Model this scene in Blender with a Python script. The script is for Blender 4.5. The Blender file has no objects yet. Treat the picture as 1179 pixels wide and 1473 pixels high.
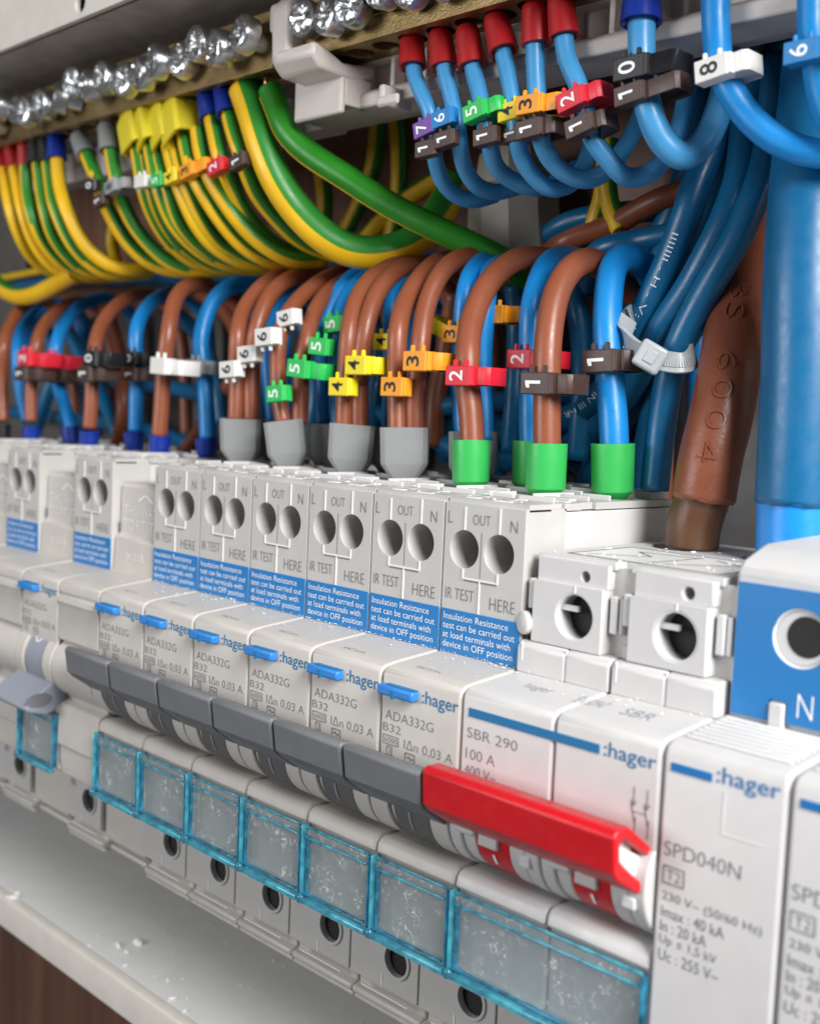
import bpy, bmesh, math, random
from mathutils import Vector, Matrix, Quaternion
random.seed(7)
S = bpy.context.scene
COL = S.collection
rad = math.radians
# ------------------------------------------------------------------ camera (1 unit = 1 cm; x along the rail, y into the enclosure, z up)
F, RX, RY, RZ = 1680.73, 0.08616, 0.0438, 0.7875
CAM = Vector((11.6953, -12.93, 4.13944))
_d = Vector((-math.sin(RZ)*math.cos(RX), math.cos(RZ)*math.cos(RX), -math.sin(RX)))
_r = _d.cross(Vector((0, 0, 1))).normalized(); _u = _r.cross(_d)
_c, _s = math.cos(RY), math.sin(RY)
_r, _u = _c*_r+_s*_u, -_s*_r+_c*_u
cd = bpy.data.cameras.new('camera'); cam = bpy.data.objects.new('camera', cd); COL.objects.link(cam)
cam.matrix_world = Matrix(((_r.x, _u.x, -_d.x, CAM.x), (_r.y, _u.y, -_d.y, CAM.y), (_r.z, _u.z, -_d.z, CAM.z), (0, 0, 0, 1)))
cd.sensor_fit = 'HORIZONTAL'; cd.sensor_width = 36; cd.lens = 36*F/1179
cd.clip_start = 0.1; cd.clip_end = 500
cd.dof.use_dof = True; cd.dof.focus_distance = 20.5; cd.dof.aperture_fstop = 0.0513/0.2
S.camera = cam
def P(px, py, Y):
    """point at depth Y on the sight line of a measured photo point"""
    k = _d+(px-589.5)/F*_r-(py-736.5)/F*_u
    return CAM+k*((Y-CAM.y)/k.y)
# ------------------------------------------------------------------ light
w = bpy.data.worlds.new('World'); S.world = w; w.use_nodes = True
w.node_tree.nodes['Background'].inputs[0].default_value = (0.95, 0.97, 1.0, 1)
w.node_tree.nodes['Background'].inputs[1].default_value = 0.13
def area(name, loc, target, size, power, color):
    l = bpy.data.lights.new(name, 'AREA'); l.shape = 'RECTANGLE'; l.size, l.size_y = size
    l.energy = power; l.color = color
    o = bpy.data.objects.new(name, l); COL.objects.link(o); o.location = loc
    o.rotation_euler = (Vector(target)-Vector(loc)).to_track_quat('-Z', 'Y').to_euler()
area('window_light', (50, -15, 33), (-4, 2, 2), (26, 30), 68000, (1.0, 0.995, 0.985))
area('room_light', (-24, -46, 11), (-10, 1, 2), (26, 20), 12500, (0.98, 0.985, 1.0))
S.view_settings.view_transform = 'Standard'; S.view_settings.look = 'None'
S.view_settings.exposure = 0.2; S.view_settings.gamma = 1
S.render.engine = 'CYCLES'
S.cycles.use_denoising = True
S.cycles.max_bounces = 10; S.cycles.transparent_max_bounces = 12; S.cycles.transmission_bounces = 8
# ------------------------------------------------------------------ materials
def mat(name, col, rough=.4, metal=0, spec=.5, bump=0, bscale=60, var=0, trans=0, alpha=1, coat=0, sss=0, ior=1.5, specks=0, vscale=1.7):
    m = bpy.data.materials.new(name); m.use_nodes = True
    nt = m.node_tree; b = nt.nodes['Principled BSDF']
    b.inputs['Base Color'].default_value = (*col, 1)
    b.inputs['Roughness'].default_value = rough; b.inputs['Metallic'].default_value = metal
    b.inputs['Specular IOR Level'].default_value = spec; b.inputs['IOR'].default_value = ior
    b.inputs['Transmission Weight'].default_value = trans; b.inputs['Alpha'].default_value = alpha
    b.inputs['Coat Weight'].default_value = coat
    if sss:
        b.inputs['Subsurface Weight'].default_value = sss
        b.inputs['Subsurface Radius'].default_value = (.12, .1, .08); b.inputs['Subsurface Scale'].default_value = 1
    tc = nt.nodes.new('ShaderNodeTexCoord')
    if bump:
        n = nt.nodes.new('ShaderNodeTexNoise'); n.inputs['Scale'].default_value = bscale; n.inputs['Detail'].default_value = 4
        bp = nt.nodes.new('ShaderNodeBump'); bp.inputs['Strength'].default_value = bump; bp.inputs['Distance'].default_value = .02
        nt.links.new(tc.outputs['Object'], n.inputs['Vector']); nt.links.new(n.outputs['Fac'], bp.inputs['Height'])
        nt.links.new(bp.outputs['Normal'], b.inputs['Normal'])
    if metal == 0 and trans == 0 and bump:
        n4 = nt.nodes.new('ShaderNodeTexNoise'); n4.inputs['Scale'].default_value = 3.1; n4.inputs['Detail'].default_value = 7; n4.inputs['Roughness'].default_value = .65
        nt.links.new(tc.outputs['Object'], n4.inputs['Vector']); m4 = nt.nodes.new('ShaderNodeMapRange')
        m4.inputs['From Min'].default_value = .35; m4.inputs['From Max'].default_value = .65
        m4.inputs['To Min'].default_value = max(.05, rough-.06); m4.inputs['To Max'].default_value = rough+.1
        nt.links.new(n4.outputs['Fac'], m4.inputs['Value']); nt.links.new(m4.outputs['Result'], b.inputs['Roughness'])
    if var or specks:
        n2 = nt.nodes.new('ShaderNodeTexNoise'); n2.inputs['Scale'].default_value = vscale; n2.inputs['Detail'].default_value = 6
        nt.links.new(tc.outputs['Object'], n2.inputs['Vector'])
        cr = nt.nodes.new('ShaderNodeValToRGB')
        cr.color_ramp.elements[0].position = .3; cr.color_ramp.elements[1].position = .7
        cr.color_ramp.elements[0].color = (*[c*(1-var) for c in col], 1); cr.color_ramp.elements[1].color = (*[min(1, c*(1+var*.6)) for c in col], 1)
        nt.links.new(n2.outputs['Fac'], cr.inputs['Fac']); out = cr.outputs['Color']
        if specks:
            n3 = nt.nodes.new('ShaderNodeTexNoise'); n3.inputs['Scale'].default_value = 26; n3.inputs['Detail'].default_value = 5; n3.inputs['Roughness'].default_value = .7
            nt.links.new(tc.outputs['Object'], n3.inputs['Vector'])
            mr = nt.nodes.new('ShaderNodeMapRange'); mr.inputs['From Min'].default_value = .64; mr.inputs['From Max'].default_value = .72
            mr.inputs['To Max'].default_value = specks
            nt.links.new(n3.outputs['Fac'], mr.inputs['Value'])
            mx = nt.nodes.new('ShaderNodeMix'); mx.data_type = 'RGBA'; mx.inputs['B'].default_value = (.8, .78, .74, 1)
            nt.links.new(mr.outputs['Result'], mx.inputs['Factor']); nt.links.new(out, mx.inputs['A']); out = mx.outputs['Result']
        nt.links.new(out, b.inputs['Base Color'])
    return m
M = dict(
    body=mat('body_plastic', (.5, .485, .465), .42, bump=.12, bscale=90, var=.05),
    cream=mat('cream_plastic', (.53, .5, .462), .4, bump=.12, bscale=90, var=.05),
    white=mat('white_plastic', (.57, .56, .555), .4, bump=.1, bscale=80, var=.04),
    ridge=mat('catchlight_ridge', (.78, .77, .76), .35),  # paler than the body: light caught on moulded lines is in the colour
    bore=mat('bore_plastic', (.62, .62, .63), .3),
    dark=mat('recess_shade', (.012, .012, .012), .7),  # near-black colour stands for the shade inside holes and gaps
    grey=mat('grey_handle', (.155, .158, .168), .42, bump=.25, bscale=140, var=.06),
    lgrey=mat('light_grey_handle', (.26, .28, .33), .45, bump=.15, bscale=140),
    drum=mat('drum_plastic', (.115, .11, .11), .5, bump=.2, bscale=140),
    red=mat('red_plastic', (.55, .006, .012), .33, bump=.15, bscale=120, var=.08),
    label=mat('blue_label', (.008, .17, .46), .4),
    ink=mat('grey_ink', (.17, .17, .18), .6),
    dink=mat('dark_ink', (.03, .03, .035), .6),
    bink=mat('blue_ink', (.006, .16, .36), .5),
    wink=mat('white_ink', (.88, .9, .92), .5),
    kink=mat('black_ink', (.01, .01, .01), .5),
    button=mat('blue_button', (.03, .22, .62), .3, bump=.3, bscale=60),
    brown=mat('brown_insulation', (.27, .078, .036), .36, bump=.1, bscale=25, var=.08, specks=.12),
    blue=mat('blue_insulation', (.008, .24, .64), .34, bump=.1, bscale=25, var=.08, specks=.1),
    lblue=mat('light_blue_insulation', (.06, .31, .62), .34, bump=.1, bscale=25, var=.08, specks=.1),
    dblue=mat('deep_blue_insulation', (.003, .115, .26), .33, bump=.1, bscale=25, var=.1, specks=.06),  # bundle blue, deepened further for the shade behind the loops
    tail=mat('blue_tail_sheath', (.003, .115, .27), .36, bump=.06, bscale=9, var=.05, specks=.1),
    tailin=mat('bright_blue_core', (.01, .25, .72), .3, bump=.1, bscale=12),
    tbrown=mat('brown_tail_sheath', (.21, .06, .028), .38, bump=.25, bscale=14, var=.12, specks=.25),
    tbrownin=mat('dull_brown_core', (.1, .042, .018), .35, bump=.2, bscale=14, var=.1),
    yel=mat('yellow_stripe', (.85, .5, .008), .36, bump=.1, bscale=25, var=.08),
    grn=mat('green_stripe', (.03, .25, .03), .36, bump=.1, bscale=25, var=.1),
    grn2=mat('bright_green_insulation', (.02, .23, .012), .34, bump=.1, bscale=20, var=.12),
    f_grey=mat('grey_ferrule', (.25, .255, .26), .4, bump=.1, sss=.1),
    f_green=mat('green_ferrule', (.035, .42, .09), .35, bump=.1, sss=.15),
    f_blue=mat('navy_ferrule', (.006, .03, .28), .3),
    f_red=mat('red_ferrule', (.42, .012, .016), .35),
    f_yel=mat('yellow_ferrule', (.82, .68, .03), .4),
    f_blk=mat('black_ferrule', (.015, .015, .018), .4),
    zinc=mat('zinc_screw', (.6, .61, .62), .27, 1, bump=.25, bscale=30, var=.2),
    brass=mat('brass_bar', (.34, .24, .11), .4, 1, bump=.5, bscale=30, var=.25),
    copper=mat('bare_copper', (.8, .36, .16), .3, 1),
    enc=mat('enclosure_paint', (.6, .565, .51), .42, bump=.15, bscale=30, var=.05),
    toppaint=mat('shaded_top_paint', (.4, .36, .32), .45, bump=.3, bscale=6, var=.2),  # enclosure paint darkened for the shade under the top panel
    shelf=mat('enclosure_base_paint', (.78, .78, .77), .35, var=.03),
    back=mat('shaded_back_paint', (.12, .11, .1), .6, bump=.2, bscale=20, var=.15),  # whitish panel coloured dark for the shade deep in the enclosure
    carrier=mat('carrier_plastic', (.64, .58, .54), .38, bump=.1, bscale=60, var=.05),
    tie=mat('nylon_tie', (.6, .64, .66), .35, trans=.35, sss=.1),
    dust=mat('plastic_swarf', (.85, .85, .84), .5),
    clamp=mat('pale_nylon_gland', (.3, .28, .24), .5, bump=.3, bscale=12, var=.1),
    c_red=mat('marker_red', (.66, .015, .035), .38, bump=.15),
    c_brown=mat('marker_brown', (.06, .032, .025), .36, bump=.25),
    c_black=mat('marker_black', (.012, .012, .014), .3, bump=.15),
    c_orange=mat('marker_orange', (.85, .33, .015), .38, bump=.15),
    c_yellow=mat('marker_yellow', (.85, .68, .015), .38, bump=.15),
    c_green=mat('marker_green', (.02, .5, .09), .38, bump=.15),
    c_blue=mat('marker_blue', (.012, .2, .52), .38, bump=.15),
    c_purple=mat('marker_purple', (.17, .07, .33), .38, bump=.15),
    c_grey=mat('marker_grey', (.3, .31, .33), .38, bump=.15),
    c_white=mat('marker_white', (.76, .75, .72), .38, bump=.15),
)
def wood():
    m = bpy.data.materials.new('brown_timber'); m.use_nodes = True; nt = m.node_tree; b = nt.nodes['Principled BSDF']
    tc = nt.nodes.new('ShaderNodeTexCoord'); mp = nt.nodes.new('ShaderNodeMapping'); mp.inputs['Scale'].default_value = (1.1, 1.1, .06)
    n = nt.nodes.new('ShaderNodeTexNoise'); n.inputs['Scale'].default_value = 1.2; n.inputs['Detail'].default_value = 8
    cr = nt.nodes.new('ShaderNodeValToRGB'); cr.color_ramp.elements[0].color = (.1, .04, .022, 1); cr.color_ramp.elements[1].color = (.24, .11, .065, 1)
    cr.color_ramp.elements[0].position = .3; cr.color_ramp.elements[1].position = .75
    nt.links.new(tc.outputs['Object'], mp.inputs['Vector']); nt.links.new(mp.outputs['Vector'], n.inputs['Vector'])
    nt.links.new(n.outputs['Fac'], cr.inputs['Fac']); nt.links.new(cr.outputs['Color'], b.inputs['Base Color']); b.inputs['Roughness'].default_value = .5
    return m
M['wood'] = wood()
def clear(name, tint, scratch):
    """clear acrylic with fine scratches"""
    m = bpy.data.materials.new(name); m.use_nodes = True; nt = m.node_tree; nt.nodes.remove(nt.nodes['Principled BSDF'])
    out = nt.nodes['Material Output']; tr = nt.nodes.new('ShaderNodeBsdfTransparent'); tr.inputs[0].default_value = (*tint, 1)
    gl = nt.nodes.new('ShaderNodeBsdfGlossy'); gl.inputs['Roughness'].default_value = .12
    df = nt.nodes.new('ShaderNodeBsdfDiffuse'); df.inputs[0].default_value = (.7, .71, .7, 1)
    fr = nt.nodes.new('ShaderNodeValue'); fr.outputs[0].default_value = .07
    m1 = nt.nodes.new('ShaderNodeMixShader'); m2 = nt.nodes.new('ShaderNodeMixShader')
    nt.links.new(fr.outputs[0], m1.inputs[0]); nt.links.new(tr.outputs[0], m1.inputs[1]); nt.links.new(gl.outputs[0], m1.inputs[2])
    tc = nt.nodes.new('ShaderNodeTexCoord'); n = nt.nodes.new('ShaderNodeTexNoise'); n.inputs['Scale'].default_value = 7; n.inputs['Detail'].default_value = 12
    n.inputs['Roughness'].default_value = .8; n.inputs['Distortion'].default_value = 1.2
    oi = nt.nodes.new('ShaderNodeObjectInfo'); ad = nt.nodes.new('ShaderNodeVectorMath'); ad.operation = 'ADD'
    sc = nt.nodes.new('ShaderNodeVectorMath'); sc.operation = 'SCALE'; sc.inputs['Scale'].default_value = 1.0
    nt.links.new(oi.outputs['Location'], sc.inputs[0]); nt.links.new(tc.outputs['Object'], ad.inputs[0]); nt.links.new(sc.outputs[0], ad.inputs[1])
    nt.links.new(ad.outputs[0], n.inputs['Vector'])
    mr = nt.nodes.new('ShaderNodeMapRange'); mr.inputs['From Min'].default_value = .54; mr.inputs['From Max'].default_value = .6
    mr.inputs['To Min'].default_value = 0; mr.inputs['To Max'].default_value = scratch
    nb = nt.nodes.new('ShaderNodeTexNoise'); nb.inputs['Scale'].default_value = 1.6; nb.inputs['Detail'].default_value = 2
    nt.links.new(ad.outputs[0], nb.inputs['Vector']); mb = nt.nodes.new('ShaderNodeMapRange'); mb.inputs['From Min'].default_value = .42; mb.inputs['From Max'].default_value = .6
    nt.links.new(nb.outputs['Fac'], mb.inputs['Value']); ml = nt.nodes.new('ShaderNodeMath'); ml.operation = 'MULTIPLY'
    aa = nt.nodes.new('ShaderNodeMath'); aa.operation = 'ADD'; aa.inputs[1].default_value = scratch*.2
    nt.links.new(n.outputs['Fac'], mr.inputs['Value']); nt.links.new(mr.outputs['Result'], ml.inputs[0]); nt.links.new(mb.outputs['Result'], ml.inputs[1])
    nt.links.new(ml.outputs[0], aa.inputs[0]); nt.links.new(aa.outputs[0], m2.inputs[0])
    nt.links.new(m1.outputs[0], m2.inputs[1]); nt.links.new(df.outputs[0], m2.inputs[2]); nt.links.new(m2.outputs[0], out.inputs[0])
    return m
M['pane'] = clear('scratched_clear_acrylic', (.8, .85, .87), .7)
M['rim'] = mat('tinted_acrylic_rim', (.12, .62, 1.0), .05, trans=.6, ior=1.49, bump=.6, bscale=11, coat=.5, var=.6, vscale=4.5)  # deep-to-pale cyan noise stands for light refracted in the rim
M['rimd'] = mat('deep_tinted_acrylic_rim', (.06, .46, .75), .08, trans=.7, ior=1.49, bump=.5, var=.7, vscale=5, bscale=14, coat=.3)  # deeper cyan with the same painted refraction
# ------------------------------------------------------------------ object helpers
def link(name, me, mats, parent=None, bevel=0, smooth=False, seg=2):
    o = bpy.data.objects.new(name, me); COL.objects.link(o)
    if not isinstance(mats, (list, tuple)): mats = [mats]
    if not me.materials:
        for m in mats: me.materials.append(m)
    if smooth:
        for p in me.polygons: p.use_smooth = True
    if bevel:
        b = o.modifiers.new('bevel', 'BEVEL'); b.width = bevel; b.segments = seg; b.limit_method = 'ANGLE'; b.angle_limit = rad(40); b.harden_normals = False
        for p in me.polygons: p.use_smooth = True
        me.set_sharp_from_angle(angle=rad(35)) if hasattr(me, 'set_sharp_from_angle') else None
    if parent: o.parent = parent
    return o
def thing(name, label, cat, loc=(0, 0, 0), group=None):
    o = bpy.data.objects.new(name, None); COL.objects.link(o); o.location = loc; o.empty_display_size = .3
    return tag(o, label, cat, group)
def tag(o, label=None, cat=None, group=None, kind=None):
    if label: o['label'] = label
    if cat: o['category'] = cat
    if group: o['group'] = group
    if kind: o['kind'] = kind
    return o
def bm2me(bm, name='mesh'):
    bmesh.ops.recalc_face_normals(bm, faces=bm.faces[:])
    me = bpy.data.meshes.new(name); bm.to_mesh(me); bm.free(); return me
def addbox(bm, x0, x1, y0, y1, z0, z1, mi=0):
    r = bmesh.ops.create_cube(bm, size=1, matrix=Matrix.Translation(((x0+x1)/2, (y0+y1)/2, (z0+z1)/2)) @ Matrix.Diagonal((x1-x0, y1-y0, z1-z0, 1)))
    for v in r['verts']:
        for f in v.link_faces: f.material_index = mi
def box(*b):
    bm = bmesh.new()
    if isinstance(b[0], (tuple, list)):
        for q in b: addbox(bm, *q)
    else: addbox(bm, *b)
    return bm2me(bm)
def profile(pts, x0, x1):
    """side outline (y,z) pushed along x"""
    bm = bmesh.new()
    a = [bm.verts.new((x0, y, z)) for y, z in pts]; b = [bm.verts.new((x1, y, z)) for y, z in pts]
    bm.faces.new(a); bm.faces.new(b[::-1])
    n = len(pts)
    for i in range(n): bm.faces.new((a[i], b[i], b[(i+1) % n], a[(i+1) % n]))
    return bm2me(bm)
def boxes(name, lst, m, parent, bevel=0):
    for q in lst: link(name, box(*q), m, parent, bevel)
def circ(cx, cy, r, n=32, ry=None):
    return [(cx+r*math.cos(2*math.pi*i/n), cy+(ry or r)*math.sin(2*math.pi*i/n)) for i in range(n)]
def plate(outline, holes, d0, d1, plane='XZ'):
    """flat plate with through holes between depths d0 and d1"""
    cu = bpy.data.curves.new('c', 'CURVE'); cu.dimensions = '2D'; cu.fill_mode = 'BOTH'; cu.extrude = abs(d1-d0)/2
    for loop in [outline]+list(holes):
        sp = cu.splines.new('POLY'); sp.points.add(len(loop)-1); sp.use_cyclic_u = True
        for p, (a, b) in zip(sp.points, loop): p.co = (a, b, 0, 1)
    ob = bpy.data.objects.new('c', cu); COL.objects.link(ob)
    me = bpy.data.meshes.new_from_object(ob.evaluated_get(bpy.context.evaluated_depsgraph_get()))
    bpy.data.objects.remove(ob); bpy.data.curves.remove(cu)
    md = (d0+d1)/2
    for v in me.vertices:
        a, b, c = v.co
        v.co = (a, c+md, b) if plane == 'XZ' else (a, b, c+md)
    bm = bmesh.new(); bm.from_mesh(me); bmesh.ops.remove_doubles(bm, verts=bm.verts[:], dist=1e-4)
    bmesh.ops.dissolve_limit(bm, angle_limit=.01, verts=bm.verts[:], edges=bm.edges[:], delimit={'NORMAL'})
    bmesh.ops.recalc_face_normals(bm, faces=bm.faces[:]); me.materials.clear(); bm.to_mesh(me); bm.free()
    return me
def lathe(rings, n=24, axis='Z', twist=None):
    """rings: (radius, h) or (rx, ry, h)"""
    bm = bmesh.new(); L = []
    for rg in rings:
        rx, ry, h = rg if len(rg) == 3 else (rg[0], rg[0], rg[1])
        L.append([bm.verts.new((rx*math.cos(2*math.pi*i/n), ry*math.sin(2*math.pi*i/n), h)) for i in range(n)])
    for a, b in zip(L, L[1:]):
        for i in range(n): bm.faces.new((a[i], a[(i+1) % n], b[(i+1) % n], b[i]))
    bm.faces.new(L[0]); bm.faces.new(L[-1])
    if axis == 'Y':
        for v in bm.verts: v.co = (v.co.x, v.co.z, v.co.y)
    return bm2me(bm)
_tc = {('I', -.012): ([(sx*.5, -.5+k/10) for k in range(11) for sx in (-1, 1)], [(2*k, 2*k+1, 2*k+3, 2*k+2) for k in range(10)]),
       ('1', .012): ([(-.06, -.5), (.3, -.5), (.3, .5), (-.06, .5), (-.5, .2), (-.5, .42), (-.06, .5), (-.06, .24)], [(0, 1, 2, 3), (4, 7, 6, 5)])}
def glyphs(s, offset=-.012):
    k = (s, offset)
    if k in _tc: return _tc[k]
    cu = bpy.data.curves.new('t', 'FONT'); cu.body = s; cu.size = 1; cu.offset = offset; cu.resolution_u = 3; cu.space_line = .95
    ob = bpy.data.objects.new('t', cu); COL.objects.link(ob)
    me = bpy.data.meshes.new_from_object(ob.evaluated_get(bpy.context.evaluated_depsgraph_get()))
    bpy.data.objects.remove(ob); bpy.data.curves.remove(cu)
    xs = [v.co.x for v in me.vertices]; ys = [v.co.y for v in me.vertices]
    x0, x1, y0, y1 = min(xs), max(xs), min(ys), max(ys)
    V = [((v.co.x-x0)/(x1-x0)-.5, (v.co.y-y0)/(y1-y0)-.5) for v in me.vertices]
    Fc = [tuple(p.vertices) for p in me.polygons]; _tc[k] = (V, Fc); return _tc[k]
def text(s, parent, c, w, h, m, rot=0, offset=-.012, name='lettering', frame=None, thick=.012):
    """lettering w x h centred on c=(x,y,z), facing -y; rot turns it in its plane"""
    V, Fc = glyphs(s, offset); cr, sr = math.cos(rot), math.sin(rot)
    bm = bmesh.new(); vs = []
    for a, b in V:
        a *= w; b *= h; a, b = a*cr-b*sr, a*sr+b*cr
        co = Vector((c[0]+a, c[1], c[2]+b)) if frame is None else frame(a, b)
        vs.append(bm.verts.new(co))
    for f in Fc:
        try: bm.faces.new([vs[i] for i in f])
        except ValueError: pass
    me = bpy.data.meshes.new('lettering'); bm.to_mesh(me); bm.free()
    o = link(name, me, m, parent)
    return o
def copy_tree(o, parent=None):
    c = o.copy(); COL.objects.link(c)
    if parent: c.parent = parent
    for ch in list(o.children): copy_tree(ch, c)
    return c
# ------------------------------------------------------------------ the setting
def setting():
    o = link('timber_wall', box(-90, 40, 8.6, 9.4, -70, 30), M['wood']); tag(o, 'dark brown timber board behind and below the enclosure', kind='structure')
    e = thing('metal_enclosure', 'pale painted metal enclosure holding the whole wiring board', 'enclosure', (-8, 4, -9.4))
    def part(name, me, m, bevel=.04):
        for v in me.vertices: v.co -= Vector((-8, 4, -9.4))
        return link(name, me, m, e, bevel)
    X0, X1 = -64, 14
    part('base_panel', box(X0, X1, 1.08, 8.3, -9.42, -9.3), M['shelf'])
    lip = profile([(1.0, -9.45), (1.04, -9.34), (1.12, -9.296), (1.3, -9.296), (1.3, -9.43), (1.14, -9.46), (1.12, -10.06), (1.06, -10.17), (1.0, -10.1)], X0, X1)
    part('base_flange', lip, M['enc'], .02)
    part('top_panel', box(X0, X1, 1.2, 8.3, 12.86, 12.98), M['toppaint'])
    fl = plate([(X0, 12.84), (X1, 12.84), (X1, 17), (X0, 17)], [circ(-13.75, 13.2, .24), circ(-28, 13.22, .19)], .96, 1.1)
    part('top_flange', fl, M['enc'], .06)
    part('flange_shade_sheet', box(X0, X1, 1.16, 1.19, 12.86, 17), M['dark'], 0)  # black sheet added so the flange holes look unlit
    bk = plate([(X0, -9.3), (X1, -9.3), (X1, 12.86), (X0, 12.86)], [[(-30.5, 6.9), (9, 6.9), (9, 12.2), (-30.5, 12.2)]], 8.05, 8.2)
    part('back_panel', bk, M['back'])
    rail = profile([(5.75, -1.9), (5.75, -1.2), (6.3, -1.2), (6.3, .9), (5.75, .9), (5.75, 1.7), (5.85, 1.7), (5.85, 1.0), (6.4, 1.0), (6.4, -1.3), (5.85, -1.3), (5.85, -1.9)], X0, X1)
    part('mounting_rail', rail, M['zinc'], 0)
    part('rail_bracket', box((-50, -48.5, 6.4, 8.05, -1.2, .9), (8, 9.5, 6.4, 8.05, -1.2, .9)), M['enc'])
    # grey conduit entry seen between the cables
    g = link('cable_gland', lathe([(1.0, 0), (1.25, .1), (1.25, .5), (1.1, .55), (1.02, 2.2), (.9, 2.3), (.75, 3.1), (.6, 3.15)], 10), M['clamp'], None, .05)
    g.location = P(742, 420, 7.2); g.rotation_euler = (rad(-3), rad(-6), rad(15)); tag(g, 'pale ribbed nylon gland standing behind the blue loops', 'cable gland')
setting()
# ------------------------------------------------------------------ devices
W = 1.78
G = .018
def nose_outline(bottom=True):
    return [(1.34, .12), (.3, .03), (.12, .0), (.03, -.05), (0, -.14), (0, -1.62), (.1, -1.74), (1.3, -1.78), (1.3, -2.87), (.42, -2.87),
            (.2, -2.85), (.11, -2.88), (.05, -2.95), (.02, -3.12), (.13, -3.14), (.15, -4.3), (.1, -4.42), (.14, -4.52), (1.32, -4.56),
            (1.32, -6.2), (1.45, -6.34), (1.45, -6.46), (1.25, -6.5), (1.27, -6.62), (1.5, -6.66), (5.72, -6.66), (5.72, .12)]
def lower_front(root, x0, n=1):
    for i in range(n):
        bx = x0+i*W
        pl = plate([(bx+G, -6.18), (bx+W-G, -6.18), (bx+W-G, -4.58), (bx+G, -4.58)], [circ(bx+1.235, -5.56, .29)], 1.2, 1.31)
        link('lower_terminal_face', pl, M['body'], root, .03)
        link('lower_terminal_hole', lathe([(.3, 1.318), (.29, 1.316)], 24, 'Y'), M['dark'], root).location = (bx+1.235, 0, -5.56)  # black disc painted as the shade in the hole
        link('hole_collar', plate(circ(0, 0, .335), [circ(0, 0, .28)], 1.16, 1.2), M['body'], root, .02).location = (bx+1.235, 0, -5.56)
        text('IN', root, (bx+.45, 1.19, -5.3), .2, .17, M['ink'])
        boxes('seam_ridge', [(bx+.86, bx+.89, 1.185, 1.2, -6.16, -5.95), (bx+.3, bx+1.5, 1.23, 1.26, -6.36, -6.33)], M['ridge'], root)
        link('foot_clip', box(bx+G, bx+W-G, 1.33, 1.5, -6.74, -6.66), M['body'], root, .02)
def pane(root, x0, x1):
    w = thing_part('label_cover', box(x0+.1, x1-.06, -.03, .0, -4.36, -3.2), M['pane'], root)
    a, b = x0+.02, x1-.02
    def bar(nm, *bx, m='rim', bev=.03): link(nm, box(*bx), M[m], w, bev)
    bar('cover_rim_left', a, a+.06, -.11, .05, -4.42, -3.12)
    bar('cover_rim_inner', a+.13, a+.18, -.07, -.02, -4.34, -3.3, m='rimd', bev=.015)
    bar('cover_rim_right', b-.045, b, -.09, .05, -4.4, -3.16, m='rimd')
    bar('cover_rim_top', a+.07, b-.06, -.05, -.0, -3.19, -3.15, bev=.012)
    bar('cover_rim_crossbar', a+.08, b-.08, -.075, -.03, -3.36, -3.32, bev=.015)
    bar('cover_rim_bottom', a, b, -.15, .0, -4.52, -4.41)
    bar('cover_lip_bottom', a+.1, b-.1, -.11, -.03, -4.36, -4.32, m='rimd', bev=.015)
    bar('cover_corner', a-.02, a+.12, -.17, .02, -4.53, -4.36, bev=.05)
    return w
def thing_part(name, me, m, root, bevel=0): return link(name, me, m, root, bevel)
LEV = [(-.77, -1.13), (-.83, -1.2), (-.76, -1.68), (-.64, -1.8), (-.22, -2.1), (-.04, -2.18), (.2, -2.1), (.1, -1.62), (-.15, -1.42), (-.5, -1.2)]
def rot_outline(pts, c, ang):
    o = []
    for y, z in pts:
        y, z = y-c[0], z-c[1]; o.append((c[0]+y*math.cos(ang)-z*math.sin(ang), c[1]+y*math.sin(ang)+z*math.cos(ang)))
    return o
def drum(root, x0, m_mid, mark, off=False, mmark='ink'):
    def cyl(nm, a, b, r, m, hub=(.62, -2.0)):
        n = 40; pts = [(hub[0]-r*math.cos(t), hub[1]+r*math.sin(t)) for t in [rad(-100+200*i/n) for i in range(n+1)]]
        return link(nm, profile(pts, a, b), m, root, .015, seg=1)
    cyl('drum_cheek', x0+G, x0+.44, .80, M['cream']); cyl('drum_cheek', x0+.44, x0+.56, .74, M['body'])
    d = cyl('drum', x0+.56, x0+1.34, .79, m_mid)
    cyl('drum_edge', x0+1.34, x0+1.375, .81, M['ink'])
    cyl('drum_cheek', x0+1.375, x0+W-G, .80, M['cream'])
    def fr(a, b):
        t = rad(-22)+b/.8 if not off else rad(42)+b/.8
        return Vector((x0+.93+a, .62-.803*math.cos(t), -2.0+.803*math.sin(t)))
    if mark == 'I': text('I', root, None, .045, .34, M['lgrey'], frame=fr, name='drum_mark')
    elif mark: text(mark, root, None, .3, .3, M['wink'], frame=fr, name='drum_mark')
    # small pocket in the right cheek
    pk = thing_part('cheek_pocket', plate(circ(0, 0, .12, 16, .1), [circ(0, 0, .085, 16, .07)], 0, .05), M['ridge'], root, .01)
    pk.location = (x0+1.55, -.12, -2.2); pk.rotation_euler = (rad(14), 0, 0)
    ph = thing_part('cheek_hole', lathe([(.085, .0), (.08, .01)], 16, 'Y'), M['dark'], root); ph.location = (x0+1.55, -.135, -2.2); ph.rotation_euler = (rad(14), 0, 0)  # black disc for the shade inside the pocket
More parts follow.
